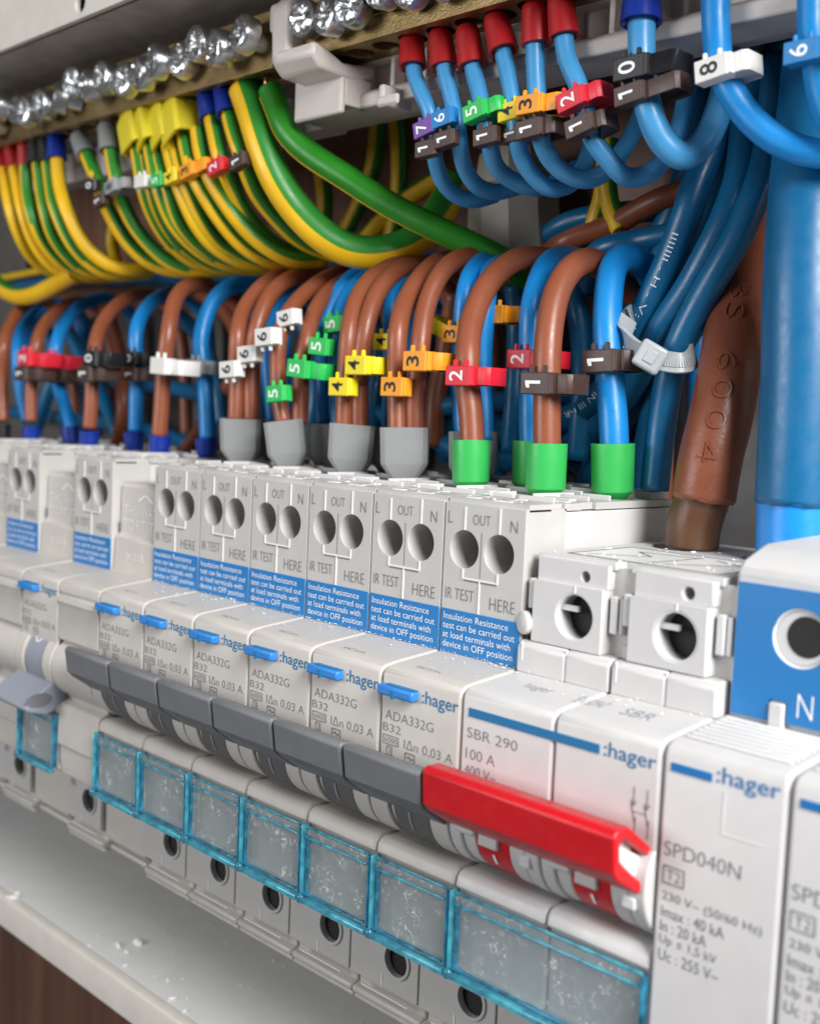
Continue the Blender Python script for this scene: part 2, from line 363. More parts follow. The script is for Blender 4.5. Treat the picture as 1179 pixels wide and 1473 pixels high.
def terminal_face(root):
    xl, xn = .475, 1.235
    fp = plate([(G, .1), (W-G, .1), (W-G, 2.66), (G, 2.66)], [circ(xl, 1.894, .32), circ(xn, 1.894, .32)], 1.32, 2.35)
    link('terminal_face', fp, M['body'], root, .045)
    for x in (xl, xn):
        c = link('terminal_bore', lathe([(.325, 2.34), (.32, 2.33), (.22, 2.2), (.05, 2.18)], 28, 'Y'), M['bore'], root, smooth=True); c.location = (x, 0, 1.894)
        s = link('terminal_screw', lathe([(.17, 2.17), (.17, 2.1), (.12, 2.07), (.03, 2.07)], 20, 'Y'), M['zinc'], root, .01); s.location = (x+.06, 0, 1.88)
    y0, y1 = 1.306, 1.33; t = .014
    R = [(xl-t, xl+t, y0, y1, 2.22, 2.6), (xn-t, xn+t, y0, y1, 2.22, 2.64), (xl-t, xl+t, y0, y1, 1.42, 1.57), (xn-t, xn+t, y0, y1, 1.42, 1.57),
         (xl-t, xn+t, y0, y1, 1.40, 1.425), (.855-t, .855+t, y0, y1, .86, 1.40)]
    boxes('catchlight_ridge', R, M['ridge'], root)  # engraved lines as pale ribs; the light they catch is coloured in
    boxes('groove', [(xl+.03, xn-.03, 1.314, 1.33, 1.37, 1.39), (.85, .862, 1.314, 1.33, 1.45, 2.2)], M['ink'], root)
    text('L', root, (.14, 1.314, 2.41), .1, .2, M['ink'])
    text('OUT', root, (.84, 1.314, 2.41), .38, .17, M['ink']); text('N', root, (1.53, 1.314, 2.37), .15, .19, M['ink'])
    text('IR TEST', root, (.42, 1.314, 1.13), .64, .19, M['ink']); text('HERE', root, (1.36, 1.314, 1.07), .54, .2, M['ink'])
    lb = link('instruction_label', box(G+.005, W-G-.005, 1.305, 1.335, .12, .855), M['label'], root, .01)
    text('Insulation Resistance\ntest can be carried out\nat load terminals with\ndevice in OFF position', lb, (.88, 1.3, .49), 1.58, .62, M['wink'], offset=-.006)
def block_top(root):
    # stepped top of the terminal block with pockets for the cables
    top = plate([(G, 1.4), (W-G, 1.4), (W-G, 1.95), (W-.09, 1.95), (W-.09, 2.3), (W-G, 2.3), (W-G, 2.75), (W-.11, 2.75), (W-.11, 3.15), (W-G, 3.15), (W-G, 5.6), (G, 5.6), (G, 3.15), (.09, 3.15), (.09, 2.75), (G, 2.75)],
                [circ(.475, 3.42, .33), circ(1.235, 4.44, .33), [(.25, 1.9), (.7, 1.9), (.7, 2.15), (.25, 2.15)], [(1.0, 1.75), (1.3, 1.75), (1.3, 1.98), (1.0, 1.98)]], 2.62, 2.74, 'XY')
    link('block_top', top, M['body'], root, .02)
    link('block_body', box(G, W-G, 2.35, 5.7, .1, 2.6), M['white'], root, .03)
    rb = [(.08, .6, 2.35, 2.42, 2.735, 2.8), (.85, 1.6, 2.2, 2.26, 2.735, 2.82), (.1, .14, 2.3, 3.0, 2.735, 2.81), (.9, .95, 2.5, 3.6, 2.735, 2.84),
          (.95, 1.55, 3.2, 3.26, 2.735, 2.82), (1.0, 1.6, 3.75, 3.8, 2.735, 2.83), (.1, .8, 4.0, 4.06, 2.735, 2.84), (.1, .8, 4.6, 5.4, 2.735, 2.86), (.95, 1.65, 4.95, 5.5, 2.735, 2.88), (.95, 1.5, 2.75, 2.95, 2.735, 2.79)]
    boxes('top_rib', rb, M['white'], root, .012)
    boxes('top_flake', [(.3, .55, 1.5, 1.62, 2.741, 2.752), (.95, 1.3, 1.45, 1.55, 2.741, 2.75), (.9, 1.1, 2.05, 2.15, 2.741, 2.75), (1.3, 1.62, 2.5, 2.62, 2.741, 2.752)], M['dust'], root)
RC = 'residual current breakers with grey handles along the rail'
def make_rcbo(off=False):
    root = thing('circuit_breaker', 'x', 'circuit breaker', (0, 0, 0), RC)
    link('body', profile(nose_outline(), G, W-G), M['cream'], root, .045)
    terminal_face(root); block_top(root)
    bx = link('test_button', box(.06, .86, -.16, .02, -.42, -.25), M['button'], root, .04)
    boxes('button_notch', [(.4, .46, -.175, -.15, -.44, -.3), (.2, .85, -.1, .0, -.245, -.235)], M['bink'], bx)
    text(':hager', root, (1.335, -.006, -.345), .78, .27, M['bink'], offset=.006)
    text('ADA332G', root, (.68, -.006, -.755), 1.08, .15, M['ink']); text('B32', root, (.3, -.006, -.965), .41, .13, M['ink'])
    bxr = link('rating_box', plate([(.1, -1.24), (.47, -1.24), (.47, -1.09), (.1, -1.09)], [[(.112, -1.228), (.458, -1.228), (.458, -1.102), (.112, -1.102)]], -.007, .003), M['ink'], root)
    text('6000', root, (.285, -.006, -1.165), .3, .09, M['ink'])
    link('rating_box', plate([(.2, -1.41), (.33, -1.41), (.33, -1.26), (.2, -1.26)], [[(.212, -1.4), (.318, -1.4), (.318, -1.27), (.212, -1.27)]], -.007, .003), M['ink'], root)
    text('3', root, (.265, -.006, -1.335), .05, .09, M['ink'])
    text('I\u0394n 0,03 A', root, (1.12, -.006, -1.16), 1.06, .18, M['ink'])
    link('rating_box', plate([(.62, -1.44), (.85, -1.44), (.85, -1.28), (.62, -1.28)], [[(.637, -1.425), (.833, -1.425), (.833, -1.295), (.637, -1.295)]], -.007, .003), M['ink'], root)
    text('~', root, (.735, -.006, -1.36), .15, .06, M['ink'])
    text('ICm', root, (.9, .185, -.0), .5, .001, M['ink'], frame=lambda a, b: Vector((.75+a, .34+b*90, .045+b*8)))
    if off:
        drum(root, 0, M['lgrey'], '0', True)
        lev = profile(rot_outline(LEV, (.62, -2.0), rad(66)), G+.02, W-G-.02)
        h = link('handle', lev, M['lgrey'], root, .04, seg=3)
        link('handle_eye', lathe([(.16, 0), (.15, .02)], 20, 'Y'), M['grey'], h).location = (1.765, -.42, -2.75)
        h.children[0].rotation_euler = (0, 0, rad(90)); h.children[0].scale = (2, 1, 1)
    else:
        drum(root, 0, M['drum'], 'I')
        link('handle', profile(LEV, G+.012, W-G-.012), M['grey'], root, .085, seg=3)
    pane(root, 0, W); lower_front(root, 0)
    return root
R6 = make_rcbo(); R6.location = (-W, 0, 0)
R6['label'] = 'white circuit breaker directly left of the red main switch, under the brown cable marked 1'
for k, lb in zip(range(2, 7), ['second circuit breaker left of the red switch, under the brown cable marked 2',
                               'third circuit breaker left of the red switch, under the paired cables marked 3 in orange',
                               'circuit breaker under the paired cables marked 4 in yellow',
                               'circuit breaker under the paired cables marked 5 in green',
                               'last circuit breaker of the unbroken row, beside the cream blanking plate, under cables marked 6']):
    c = copy_tree(R6); c.location = (-W*k, 0, 0); c['label'] = lb
RA = make_rcbo(True); RA.location = (-8*W, 0, 0)
RA['label'] = 'circuit breaker with its handle switched down, between two blanking plates'
RB = copy_tree(R6); RB.location = (-10*W, 0, 0); RB['label'] = 'blurred circuit breaker at the left edge, under a brown and a blue cable'
for ch in list(RB.children):
    if ch.name.split('.')[0] == 'handle':
        bpy.data.objects.remove(ch)
ch = RA.children
for c0 in list(RA.children):
    if c0.name.split('.')[0] == 'handle': copy_tree(c0, RB)
for k, s in ((12, 'circuit breaker outermost to the left, mostly out of view'), ):
    c = copy_tree(RB); c.location = (-k*W, 0, 0); c['label'] = s
def make_blank():
    root = thing('blanking_module', 'x', 'blanking module', (0, 0, 0), 'cream blanking modules between the breakers')
    link('body', profile([(1.34, .15), (.3, .03), (.12, .0), (.03, -.05), (0, -.14), (0, -.28), (.04, -.3), (.04, -.34), (-.02, -.36), (-.04, -.5), (.0, -.56), (0, -1.35), (.1, -1.42)] +
         [(.55-.72*math.cos(t), -2.02+.72*math.sin(t)) for t in [rad(58-122*i/18) for i in range(19)]] +
         [(.3, -2.78), (.1, -2.86), (.05, -2.94), (.02, -3.8), (.1, -3.86), (.1, -4.2), (.14, -4.5), (1.32, -4.56), (1.32, -6.3), (1.5, -6.5), (5.6, -6.5), (5.6, .12)], G, W-G), M['cream'], root, .045)
    link('fitting_plate', profile([(1.5, .98), (1.52, 1.04), (1.54, 2.1), (1.62, 2.2), (2.3, 2.2), (2.3, .1), (1.36, .1), (1.4, .9)], G, W-G), M['cream'], root, .04)
    link('block_body', box(G, W-G, 2.3, 5.6, .1, 2.2), M['white'], root, .04)
    fr = lambda a, b: Vector((.92+a, 1.51+b*.02, 1.4+b))
    text('THIS WAY\nTO FIT IT', root, None, 1.4, .56, M['dust'], frame=fr, name='embossed_lettering')
    text('JK01B', root, (.95, 1.36, .5), .8, .22, M['dust'], name='embossed_lettering')
    text('^', root, (1.1, 1.52, 1.88), .7, .16, M['dust'], name='embossed_arrow')
    boxes('side_notch', [(.02, .08, 1.485, 1.53, 1.05, 1.25)], M['ink'], root)
    boxes('lower_clip', [(.1, W-.1, 1.4, 1.5, -6.62, -6.5)], M['cream'], root, .05)
    return root
B1 = make_blank(); B1.location = (-7*W, 0, 0); B1['label'] = 'cream blanking module beside the first full breaker, raised words on its plate'
B2 = copy_tree(B1); B2.location = (-9*W, 0, 0); B2['label'] = 'second cream blanking module, left of the breaker whose handle is down'
B3 = copy_tree(B1); B3.location = (-11*W, 0, 0); B3['label'] = 'cream blanking module at the far left edge, only a sliver in view'
def main_switch():
    r = thing('main_switch', 'two module main switch with a wide red handle across its front', 'main switch', (0, 0, 0))
    o = nose_outline()
    for i in range(2): link('body', profile(o, i*W+G, (i+1)*W-G), M['white'], r, .045)
    st = link('brand_stripe', box(.16, 2.57, -.012, .01, -.405, -.27), M['bink'], r, .006)
    text(':hager', r, (3.06, -.006, -.335), .84, .27, M['bink'], offset=.006)
    text('SBR 290', r, (.64, -.006, -.645), .98, .155, M['ink']); text('100 A', r, (.43, -.006, -.97), .58, .16, M['ink']); text('400 V~', r, (.44, -.006, -1.22), .62, .15, M['ink'])
    sy = [(3.12, 3.135, -1.1, -.98), (3.33, 3.345, -1.1, -.98)]
    boxes('switch_symbol', [(3.16, 3.172, -.007, .0, -.92, -.7), (3.37, 3.382, -.007, .0, -.92, -.7), (3.2, 3.212, -.007, 0, -1.35, -1.1), (3.41, 3.422, -.007, 0, -1.35, -1.1), (3.16, 3.38, -.007, 0, -1.04, -1.03)], M['ink'], r)
    text('v', r, (3.165, -.006, -.93), .1, .09, M['ink'], name='switch_symbol'); text('v', r, (3.376, -.006, -.93), .1, .09, M['ink'], name='switch_symbol')
    text('\\', r, (3.16, -.006, -1.06), .09, .26, M['ink'], name='switch_symbol'); text('\\', r, (3.37, -.006, -1.06), .09, .26, M['ink'], name='switch_symbol')
    for i, (s, x) in enumerate((('hager', .9), ('EN 60947', 1.9), ('SBR', 2.7))):
        text(s, r, None, .5, .3, M['lgrey'], frame=lambda a, b, x=x: Vector((x+a, .7+b, .072+b*.085)))
    # red handle: hollow beam over both modules
    out = [(-.76, -1.05), (-.84, -1.13), (-.8, -1.62), (-.7, -1.74), (-.22, -2.04), (-.08, -2.02), (-.06, -1.95), (-.55, -1.58), (-.66, -1.48), (-.68, -1.26), (-.58, -1.2), (.2, -1.72), (.26, -1.62), (-.5, -1.06)]
    h = link('handle', profile(out, .03, 3.46), M['red'], r, .05, seg=3)
    boxes('handle_rib', [(.2, .9, -.62, .1, -1.5, -1.42), (3.28, 3.3, -.62, -.2, -1.62, -1.3)], M['white'], h, .02)
    link('handle_end_fill', profile([(-.62, -1.3), (-.6, -1.5), (-.1, -1.95), (.3, -2.1), (.3, -1.75)], .1, 3.35), M['ridge'], h, .04)
    for i in range(2):
        x0 = i*W
        def cyl(nm, a, b, rr, m, hub=(.62, -2.0), lo=-100):
            n = 36; pts = [(hub[0]-rr*math.cos(t), hub[1]+rr*math.sin(t)) for t in [rad(lo+(100-lo)*k/n) for k in range(n+1)]]
            return link(nm, profile(pts, a, b), m, r, .03)
        cyl('drum_cheek', x0+G, x0+.26, .8, M['white']); cyl('drum', x0+.26, x0+.52, .76, M['white'])
        cyl('drum_band', x0+.52, x0+1.2, .77, M['red']); cyl('drum_cheek', x0+1.2, x0+1.5, .79, M['white']); cyl('drum_cheek', x0+1.5, x0+W-G, .8, M['white'])
        q = link('drum_cap', box(x0+.18, x0+.6, -.26, .1, -2.12, -1.9), M['white'], r, .05); q.rotation_euler = (0, 0, 0)
        link('drum_block', box(x0+.62, x0+1.0, -.2, .1, -2.22, -1.95), M['white'], r, .03)
        text('I', r, None, .05, .2, M['wink'], frame=lambda a, b, x0=x0: Vector((x0+.86+a, .62-.785*math.cos(rad(-32)+b/.8), -2.0+.785*math.sin(rad(-32)+b/.8))), name='drum_mark')
        link('cheek_pocket', box(x0+1.4, x0+1.62, -.19, -.05, -2.3, -2.12), M['bore'], r, .03)
    pane(r, 0, 2*W); lower_front(r, 0, 2)
    # terminal blocks
    link('terminal_base', box(.06, 3.5, 2.1, 5.7, .1, 1.96), M['white'], r, .03)
    for i in range(2):
        x0 = .1+i*1.79; cx = x0+.93
        f = plate([(x0+.12, .62), (x0+1.44, .62), (x0+1.44, 1.6), (x0+.12, 1.6)], [circ(cx, 1.12, .36)], 1.3, 1.62)
        link('terminal_face', f, M['white'], r, .04)
        link('terminal_step', profile([(1.22, .1), (1.22, .52), (1.3, .61), (1.9, .61), (1.9, .1)], x0-.08+i*.02, x0+.86), M['white'], r, .03)
        link('terminal_step', profile([(1.22, .1), (1.22, .52), (1.3, .61), (1.9, .61), (1.9, .1)], x0+.88, x0+1.68), M['white'], r, .03)
        boxes('step_groove', [(x0+.865, x0+.875, 1.24, 1.3, .12, .6)], M['ridge'], r)
        up = plate([(x0+.14, 1.6), (x0+1.46, 1.6), (x0+1.46, 1.96), (x0+.14, 1.96)], [circ(cx+.12, 1.75, .09, 16)], 1.38, 1.7)
        link('terminal_upper_face', up, M['white'], r, .03)
        link('terminal_cavity', box(x0+.2, x0+1.4, 1.68, 1.74, .64, 1.6), M['dark'], r)  # black slab gives the bore its unlit depth
        bo = link('terminal_bore', plate(circ(0, 0, .37), [circ(0, 0, .345)], 1.31, 1.7), M['bore'], r); bo.location = (cx, 0, 1.12)
        link('terminal_wedge', box(cx-.33, cx-.02, 1.42, 1.5, 1.18, 1.27), M['bore'], r, .01)
        boxes('side_channel', [(x0+1.5, x0+1.62, 1.42, 1.9, .95, 1.52), (x0+1.64, x0+1.72, 1.46, 1.9, .95, 1.5), (x0-.02, x0+.1, 1.36, 1.9, 1.12, 1.6), (x0+.06, x0+.18, 1.5, 1.9, 1.62, 1.92), (x0-.03, x0+.09, 1.42, 1.9, .62, .82)], M['white'], r, .02)
        link('channel_back', box(x0+1.42, x0+1.95, 1.56, 2.1, .6, 1.93), M['body'], r)
        boxes('catchlight_ridge', [(cx-.012, cx+.012, 1.29, 1.31, 1.49, 1.6), (x0+.02, x0+.035, 1.21, 1.23, .3, .6)], M['ridge'], r)
    tp = plate([(.15, 1.48), (1.62, 1.48), (1.62, 1.75), (1.9, 1.75), (1.9, 1.5), (3.42, 1.5), (3.42, 5.6), (.15, 5.6)], [circ(.95, 4.4, .56), circ(2.75, 4.4, .62)], 1.9, 2.02, 'XY')
    link('block_top', tp, M['white'], r, .02)
    fr = link('diagram_frame', plate([(.5, 1.75), (3.2, 1.75), (3.2, 3.5), (.5, 3.5)], [[(.55, 1.8), (3.15, 1.8), (3.15, 3.45), (.55, 3.45)]], 2.018, 2.028, 'XY'), M['ink'], r)
    link('diagram_paper', box(.56, 3.14, 1.81, 3.44, 2.018, 2.026), M['c_white'], r)
    dl = []
    bm = bmesh.new()
    for (xa, ya, xb, yb) in [(.7, 2.0, 1.5, 2.6), (1.5, 2.6, 1.0, 3.0), (1.0, 3.0, 2.0, 3.2), (1.9, 1.9, 2.0, 3.3), (2.1, 2.0, 2.9, 2.9), (2.9, 2.9, 2.3, 3.2)]:
        d = Vector((xb-xa, yb-ya)); n = Vector((-d.y, d.x)).normalized()*.02
        bm.faces.new([bm.verts.new((xa+n.x, ya+n.y, 2.03)), bm.verts.new((xb+n.x, yb+n.y, 2.03)), bm.verts.new((xb-n.x, yb-n.y, 2.03)), bm.verts.new((xa-n.x, ya-n.y, 2.03))])
    link('diagram_line', bm2me(bm), M['ink'], r)
    # side latch between breaker and switch
    s = link('side_latch', lathe([(.17, .0), (.19, .04), (.19, .14), (.1, .18)], 20, 'Z'), M['white'], r, .02); s.location = (.08, 1.42, .88); s.rotation_euler = (rad(90), 0, rad(-20))
    link('side_latch_gap', box(.0, .1, 1.38, 1.5, .62, .76), M['dark'], r)  # solid black block standing for the shade in the gap
main_switch()
def surge(x0, label, first):
    r = thing('surge_protector', label, 'surge protector', (x0, 0, 0), 'surge protection cartridges')
    link('body', profile([(1.6, .16), (.4, .05), (.14, .02), (.04, -.04), (0, -.14), (0, -6.4), (.2, -6.6), (5.7, -6.6), (5.7, .16)], G, W-G), M['white'], r, .06, seg=3)
    link('top_rib', box(*[(.15, W-.15, .3+.14*k, .36+.14*k, .05+.012*k, .085+.012*k) for k in range(8)]), M['ridge'], r, .01)
    link('brand_stripe', box(.14, .74, -.012, .01, -.345, -.23), M['label'], r, .006)
    text(':hager', r, (1.235, -.006, -.255), .87, .28, M['label'], offset=.006)
    text('SPD040N', r, (.67, -.006, -1.37), 1.1, .19, M['ink'])
    link('type_box', plate([(.12, -1.84), (.44, -1.84), (.44, -1.6), (.12, -1.6)], [[(.135, -1.825), (.425, -1.825), (.425, -1.615), (.135, -1.615)]], -.007, .003), M['ink'], r)
    text('T2', r, (.28, -.006, -1.72), .2, .14, M['ink'])
    z = -2.02
    for s, wd in (('230 V~ (50/60 Hz)', 1.42), ('Imax : 40 kA', .92), ('In : 20 kA', .68), ('Up \u2264 1,5 kV', .84), ('Uc : 255 V~', .88)):
        text(s, r, (.13+wd/2, -.006, z), wd, .15, M['ink'], offset=-.004); z -= .195
    boxes('window_groove', [(.92, .935, -.006, .01, -.95, -.42), (.92, 1.5, -.006, .01, -.965, -.95)], M['ridge'], r)
    return r
surge(2*W, 'surge protector cartridge directly right of the red handle, its full printed rating in view', True)
surge(3*W, 'surge protector cartridge cut by the right edge of the view', False)
def surge_head():
    r = thing('surge_terminal_block', 'white terminal block with a blue face marked N above the surge cartridges', 'terminal block', (3.6, 1.5, .1))
    def L(me):
        for v in me.vertices: v.co -= Vector((3.6, 1.5, .1))
        return me
    link('block_body', L(profile([(1.5, .02), (1.5, 2.16), (1.62, 2.3), (2.2, 2.5), (5.6, 2.62), (5.6, .02)], 3.6, 7.2)), M['white'], r, .07, seg=3)
    ol = [(3.68, .2), (4.24, .2), (4.24, .5), (4.5, .5), (4.5, .22), (7.1, .22), (7.1, 2.02), (3.68, 2.02)]
    f = link('neutral_face', L(plate(ol, [circ(4.62, 1.38, .4)], 1.43, 1.5)), M['label'], r, .03)
    g = link('terminal_bore', L(plate(circ(4.62, 1.38, .41), [circ(4.62, 1.38, .37)], 1.44, 1.495)), M['ridge'], r, .02)
    link('bore_wall', L(plate(circ(4.62, 1.38, .36), [circ(4.69, 1.41, .275)], 1.47, 1.492)), M['bore'], r, .03)
    link('bore_hole', L(plate(circ(4.7, 1.41, .275), [], 1.462, 1.47)), M['dark'], r)  # flat black plate as the shaded depth of the bore
    link('key_tab', L(box(4.26, 4.48, 1.38, 1.5, .02, .48)), M['white'], r, .03)
    text('N', r, (4.76-3.6, 1.424-1.5, .5-.1), .22, .32, M['wink'])
surge_head()
# ------------------------------------------------------------------ terminal bars
def screw_mesh(seed):
    """pan head with a cross recess, a short shank behind"""
    bm = bmesh.new(); n = 40
    rings = [(.2, .75), (.2, .42), (.35, .4), (.37, .37), (.37, .1), (.345, .04), (.29, .012), (.245, .004), (.2, 0), (.15, 0), (.1, 0), (.06, 0), (.02, 0)]
    L = []
    for j, (r, h) in enumerate(rings):
        row = []
        for i in range(n):
            a = 2*math.pi*i/n; x, y = r*math.cos(a), r*math.sin(a); hh = h
            if j >= 7 and min(abs(x), abs(y)) < .052 and r < .25: hh += .13*(1-r*2)
            elif j >= 5: hh += .012*math.sin(5*x*9+3)*math.sin(y*31)
            row.append(bm.verts.new((x, hh, y)))
        L.append(row)
    for a, b in zip(L, L[1:]):
        for i in range(n): bm.faces.new((a[i], a[(i+1) % n], b[(i+1) % n], b[i]))
    bm.faces.new(L[0]); bm.faces.new(L[-1])
    me = bm2me(bm)
    for p in me.polygons: p.use_smooth = True
    me.set_sharp_from_angle(angle=rad(32)); return me
SM = screw_mesh(1)
def bar(name, label, x0, x1, holes, open_holes, group, jit=1):
    r = thing(name, label, 'terminal bar', (x0, 3.2, 11.28), group)
    o = Vector((x0, 3.2, 11.28))
    def L(me):
        for v in me.vertices: v.co -= o
        return me
    hs = [circ(h, 3.2, .29, 20) for h in holes]
    link('bar_underside', L(plate([(x0, 2.72), (x1, 2.72), (x1, 3.7), (x0, 3.7)], hs, 11.28, 11.7, 'XY')), M['brass'], r, .03)
    link('bar_core', L(box(x0, x1, 2.72, 3.7, 11.7, 12.5)), M['brass'], r, .03)
    for i, h in enumerate(holes):
        s = link('terminal_screw', SM, M['zinc'], r)
        s.location = Vector((h+random.uniform(-.03, .03), 2.72-.5-random.uniform(0, .12)*jit, 11.8+random.uniform(-.04, .16)*jit))-o
        s.rotation_euler = (rad(random.uniform(-9, 9)*jit), random.uniform(0, 3), rad(random.uniform(-9, 9)*jit))
        if jit > 1: s.scale = (1.08, 1, 1.08)
        if h in open_holes:
            link('clamp_tip', lathe([(.04, 0), (.09, .06), (.1, .2)], 12), M['copper'], r, smooth=True).location = Vector((h+.02, 3.15, 11.5))-o
    return r
NH = [-7.22+.745*i for i in range(19)]
bar('neutral_bar', 'brass neutral bar at the upper right with large screws and red sleeved blue wires', -7.75, 7.6, NH, NH[:3], 'brass terminal bars')
EH = [-30.0+.8*i for i in range(27)]
EB = bar('earth_bar', 'brass earth bar at the upper left with a row of jumbled bright screws', -30.6, -8.75, EH, [], 'brass terminal bars', 2.2)
def carrier():
    r = thing('bar_carrier', 'pale moulded plastic carrier with square pockets behind the brass bars', 'bar carrier', (-8, 4, 10.4))
    o = Vector((-8, 4, 10.4))
    def L(me):
        for v in me.vertices: v.co -= o
        return me
    x0, x1 = -8.95, 8
    pk = []; x = -6.95
    while x < 7: pk.append([(x, 10.72), (x+.78, 10.72), (x+.78, 11.28), (x, 11.28)]); x += .9
    link('pocket_face', L(plate([(x0+.3, 10.35), (x1, 10.35), (x1, 12.9-.1), (x0+.3, 12.8)], pk, 3.74, 4.1)), M['carrier'], r, .03)
    link('pocket_back', L(box(x0, x1, 4.1, 5.0, 10.42, 12.8)), M['carrier'], r, .03)
    link('lower_ledge', L(profile([(3.5, 10.3), (3.5, 10.56), (3.62, 10.66), (3.78, 10.68), (4.4, 10.68), (4.4, 10.3)], x0+.2, x1)), M['carrier'], r, .04)
    link('rear_rail', L(box(x0-14, x0+.1, 4.3, 5.0, 10.35, 11.2)), M['carrier'], r, .04)
    # end cap of the neutral bar
    link('end_cap', L(profile([(2.35, 11.2), (2.3, 12.3), (2.6, 12.6), (4.3, 12.6), (4.3, 11.05), (3.9, 10.85), (2.6, 10.95)], -8.35, -7.72)), M['carrier'], r, .12, seg=3)
    link('end_cap_hook', L(profile([(2.5, 11.3), (2.2, 11.35), (2.15, 11.1), (2.4, 10.85), (3.2, 10.8), (3.85, 10.95), (3.85, 11.22), (3.0, 11.1)], -8.0, -6.75)), M['carrier'], r, .08, seg=3)
    link('end_cap_lip', L(box(-8.65, -8.3, 2.5, 3.6, 11.9, 12.5)), M['carrier'], r, .1, seg=3)
    link('end_plate', L(box(-8.3, -6.78, 2.98, 3.12, 10.12, 11.0)), M['carrier'], r, .06, seg=3)
    link('end_plate_web', L(box(-6.9, -6.78, 3.1, 3.8, 10.3, 10.9)), M['carrier'], r, .03)
    link('fixing_lug', L(box((-5.7, -5.55, 3.0, 3.8, 10.1, 10.5), (-5.7, -5.1, 2.95, 3.05, 10.05, 10.25))), M['carrier'], r, .05)
carrier()
# ------------------------------------------------------------------ cables
def catmull(P_, per=7):
    out = []; n = len(P_)
    for i in range(n-1):
        p0 = P_[max(i-1, 0)]; p1 = P_[i]; p2 = P_[i+1]; p3 = P_[min(i+2, n-1)]
        for k in range(per):
            t = k/per; t2 = t*t; t3 = t2*t
            out.append(.5*((2*p1)+(-p0+p2)*t+(2*p0-5*p1+4*p2-p3)*t2+(-p0+3*p1-3*p2+p3)*t3))
    out.append(P_[-1].copy())
    return out
def smooth_path(pts, it=6):
    for _ in range(it):
        q = [p.copy() for p in pts]
        for i in range(1, len(pts)-1): q[i] = pts[i]*.5+(pts[i-1]+pts[i+1])*.25
        pts = q
    return pts
def frames(pts):
    T = [(pts[min(i+1, len(pts)-1)]-pts[max(i-1, 0)]).normalized() for i in range(len(pts))]
    n = T[0].cross(Vector((.3, -.9, .1))).normalized(); N = []
    for t in T:
        n = (n-t*n.dot(t)).normalized(); N.append(n.copy())
    return T, N
def tube(pts, r, n=16, stripe=None, r_end=None):
    T, N = frames(pts); bm = bmesh.new(); L = []; acc = 0; m = len(pts)
    for i, (p, t, a) in enumerate(zip(pts, T, N)):
        b = t.cross(a); rr = r if r_end is None else r+(r_end-r)*i/(m-1)
        L.append([bm.verts.new(p+(a*math.cos(2*math.pi*k/n)+b*math.sin(2*math.pi*k/n))*rr) for k in range(n)])
    for i in range(m-1):
        acc += (pts[i+1]-pts[i]).length
        for k in range(n):
            f = bm.faces.new((L[i][k], L[i][(k+1) % n], L[i+1][(k+1) % n], L[i+1][k])); f.smooth = True
            if stripe:
                u = ((k+.5)/n+stripe[0]+stripe[1]*acc) % 1
                f.material_index = 0 if u < stripe[2] else 1
    bm.faces.new(L[0][::-1]); bm.faces.new(L[-1])
    return bm2me(bm)
def to_world(pts):
    return [Vector(p[1:]) if p[0] == 'w' else P(*p) for p in pts]
JR = random.Random(21)
def make_path(pts, sm=6):
    q = to_world(pts)
    q = [p+Vector([JR.uniform(-.022, .022) for _ in range(3)]) if 0 < i < len(q)-1 else p for i, p in enumerate(q)]
    return smooth_path(catmull(q), sm)
def cyl_ferrule(r0, h, flare=.04, cup=False):
    if cup:
        return lathe([(.0, 0), (r0*.6, 0), (r0*.98, .14), (r0*1.0, .18), (r0*1.04, h), (r0*.97, h+.004), (r0*.9, h-.04), (r0*.8, h-.3), (0.01, h-.3)], 28)
    return lathe([(.0, 0), (r0*.72, 0), (r0*.95, .1), (r0, .2), (r0+flare, h), (r0+flare-.03, h+.01), (r0*.75, h-.06), (.01, h-.06)], 24)
def twin_ferrule(h=1.05):
    """squared hood that takes two cores and tapers to its tip"""
    bm = bmesh.new(); L = []; n = 28
    def ring(rx, ry, z, sq=4):
        row = []
        for i in range(n):
            a = 2*math.pi*i/n; c, s = math.cos(a), math.sin(a)
            k = (abs(c)**sq+abs(s)**sq)**(-1/sq); row.append(bm.verts.new((rx*c*k, ry*s*k, z)))
        L.append(row)
    ring(.16, .16, 0, 2.5); ring(.25, .22, .02, 4); ring(.46, .33, .32, 7); ring(.475, .34, .37, 7); ring(.49, .36, h, 7); ring(.44, .31, h+.005, 6); ring(.43, .3, h-.05, 6); ring(.38, .24, h-.35, 4); ring(.02, .02, h-.36)
    for a, b in zip(L, L[1:]):
        for i in range(n): bm.faces.new((a[i], a[(i+1) % n], b[(i+1) % n], b[i]))
    bm.faces.new(L[0]); bm.faces.new(L[-1])
    return bm2me(bm)
TW = twin_ferrule()
NC = [0]
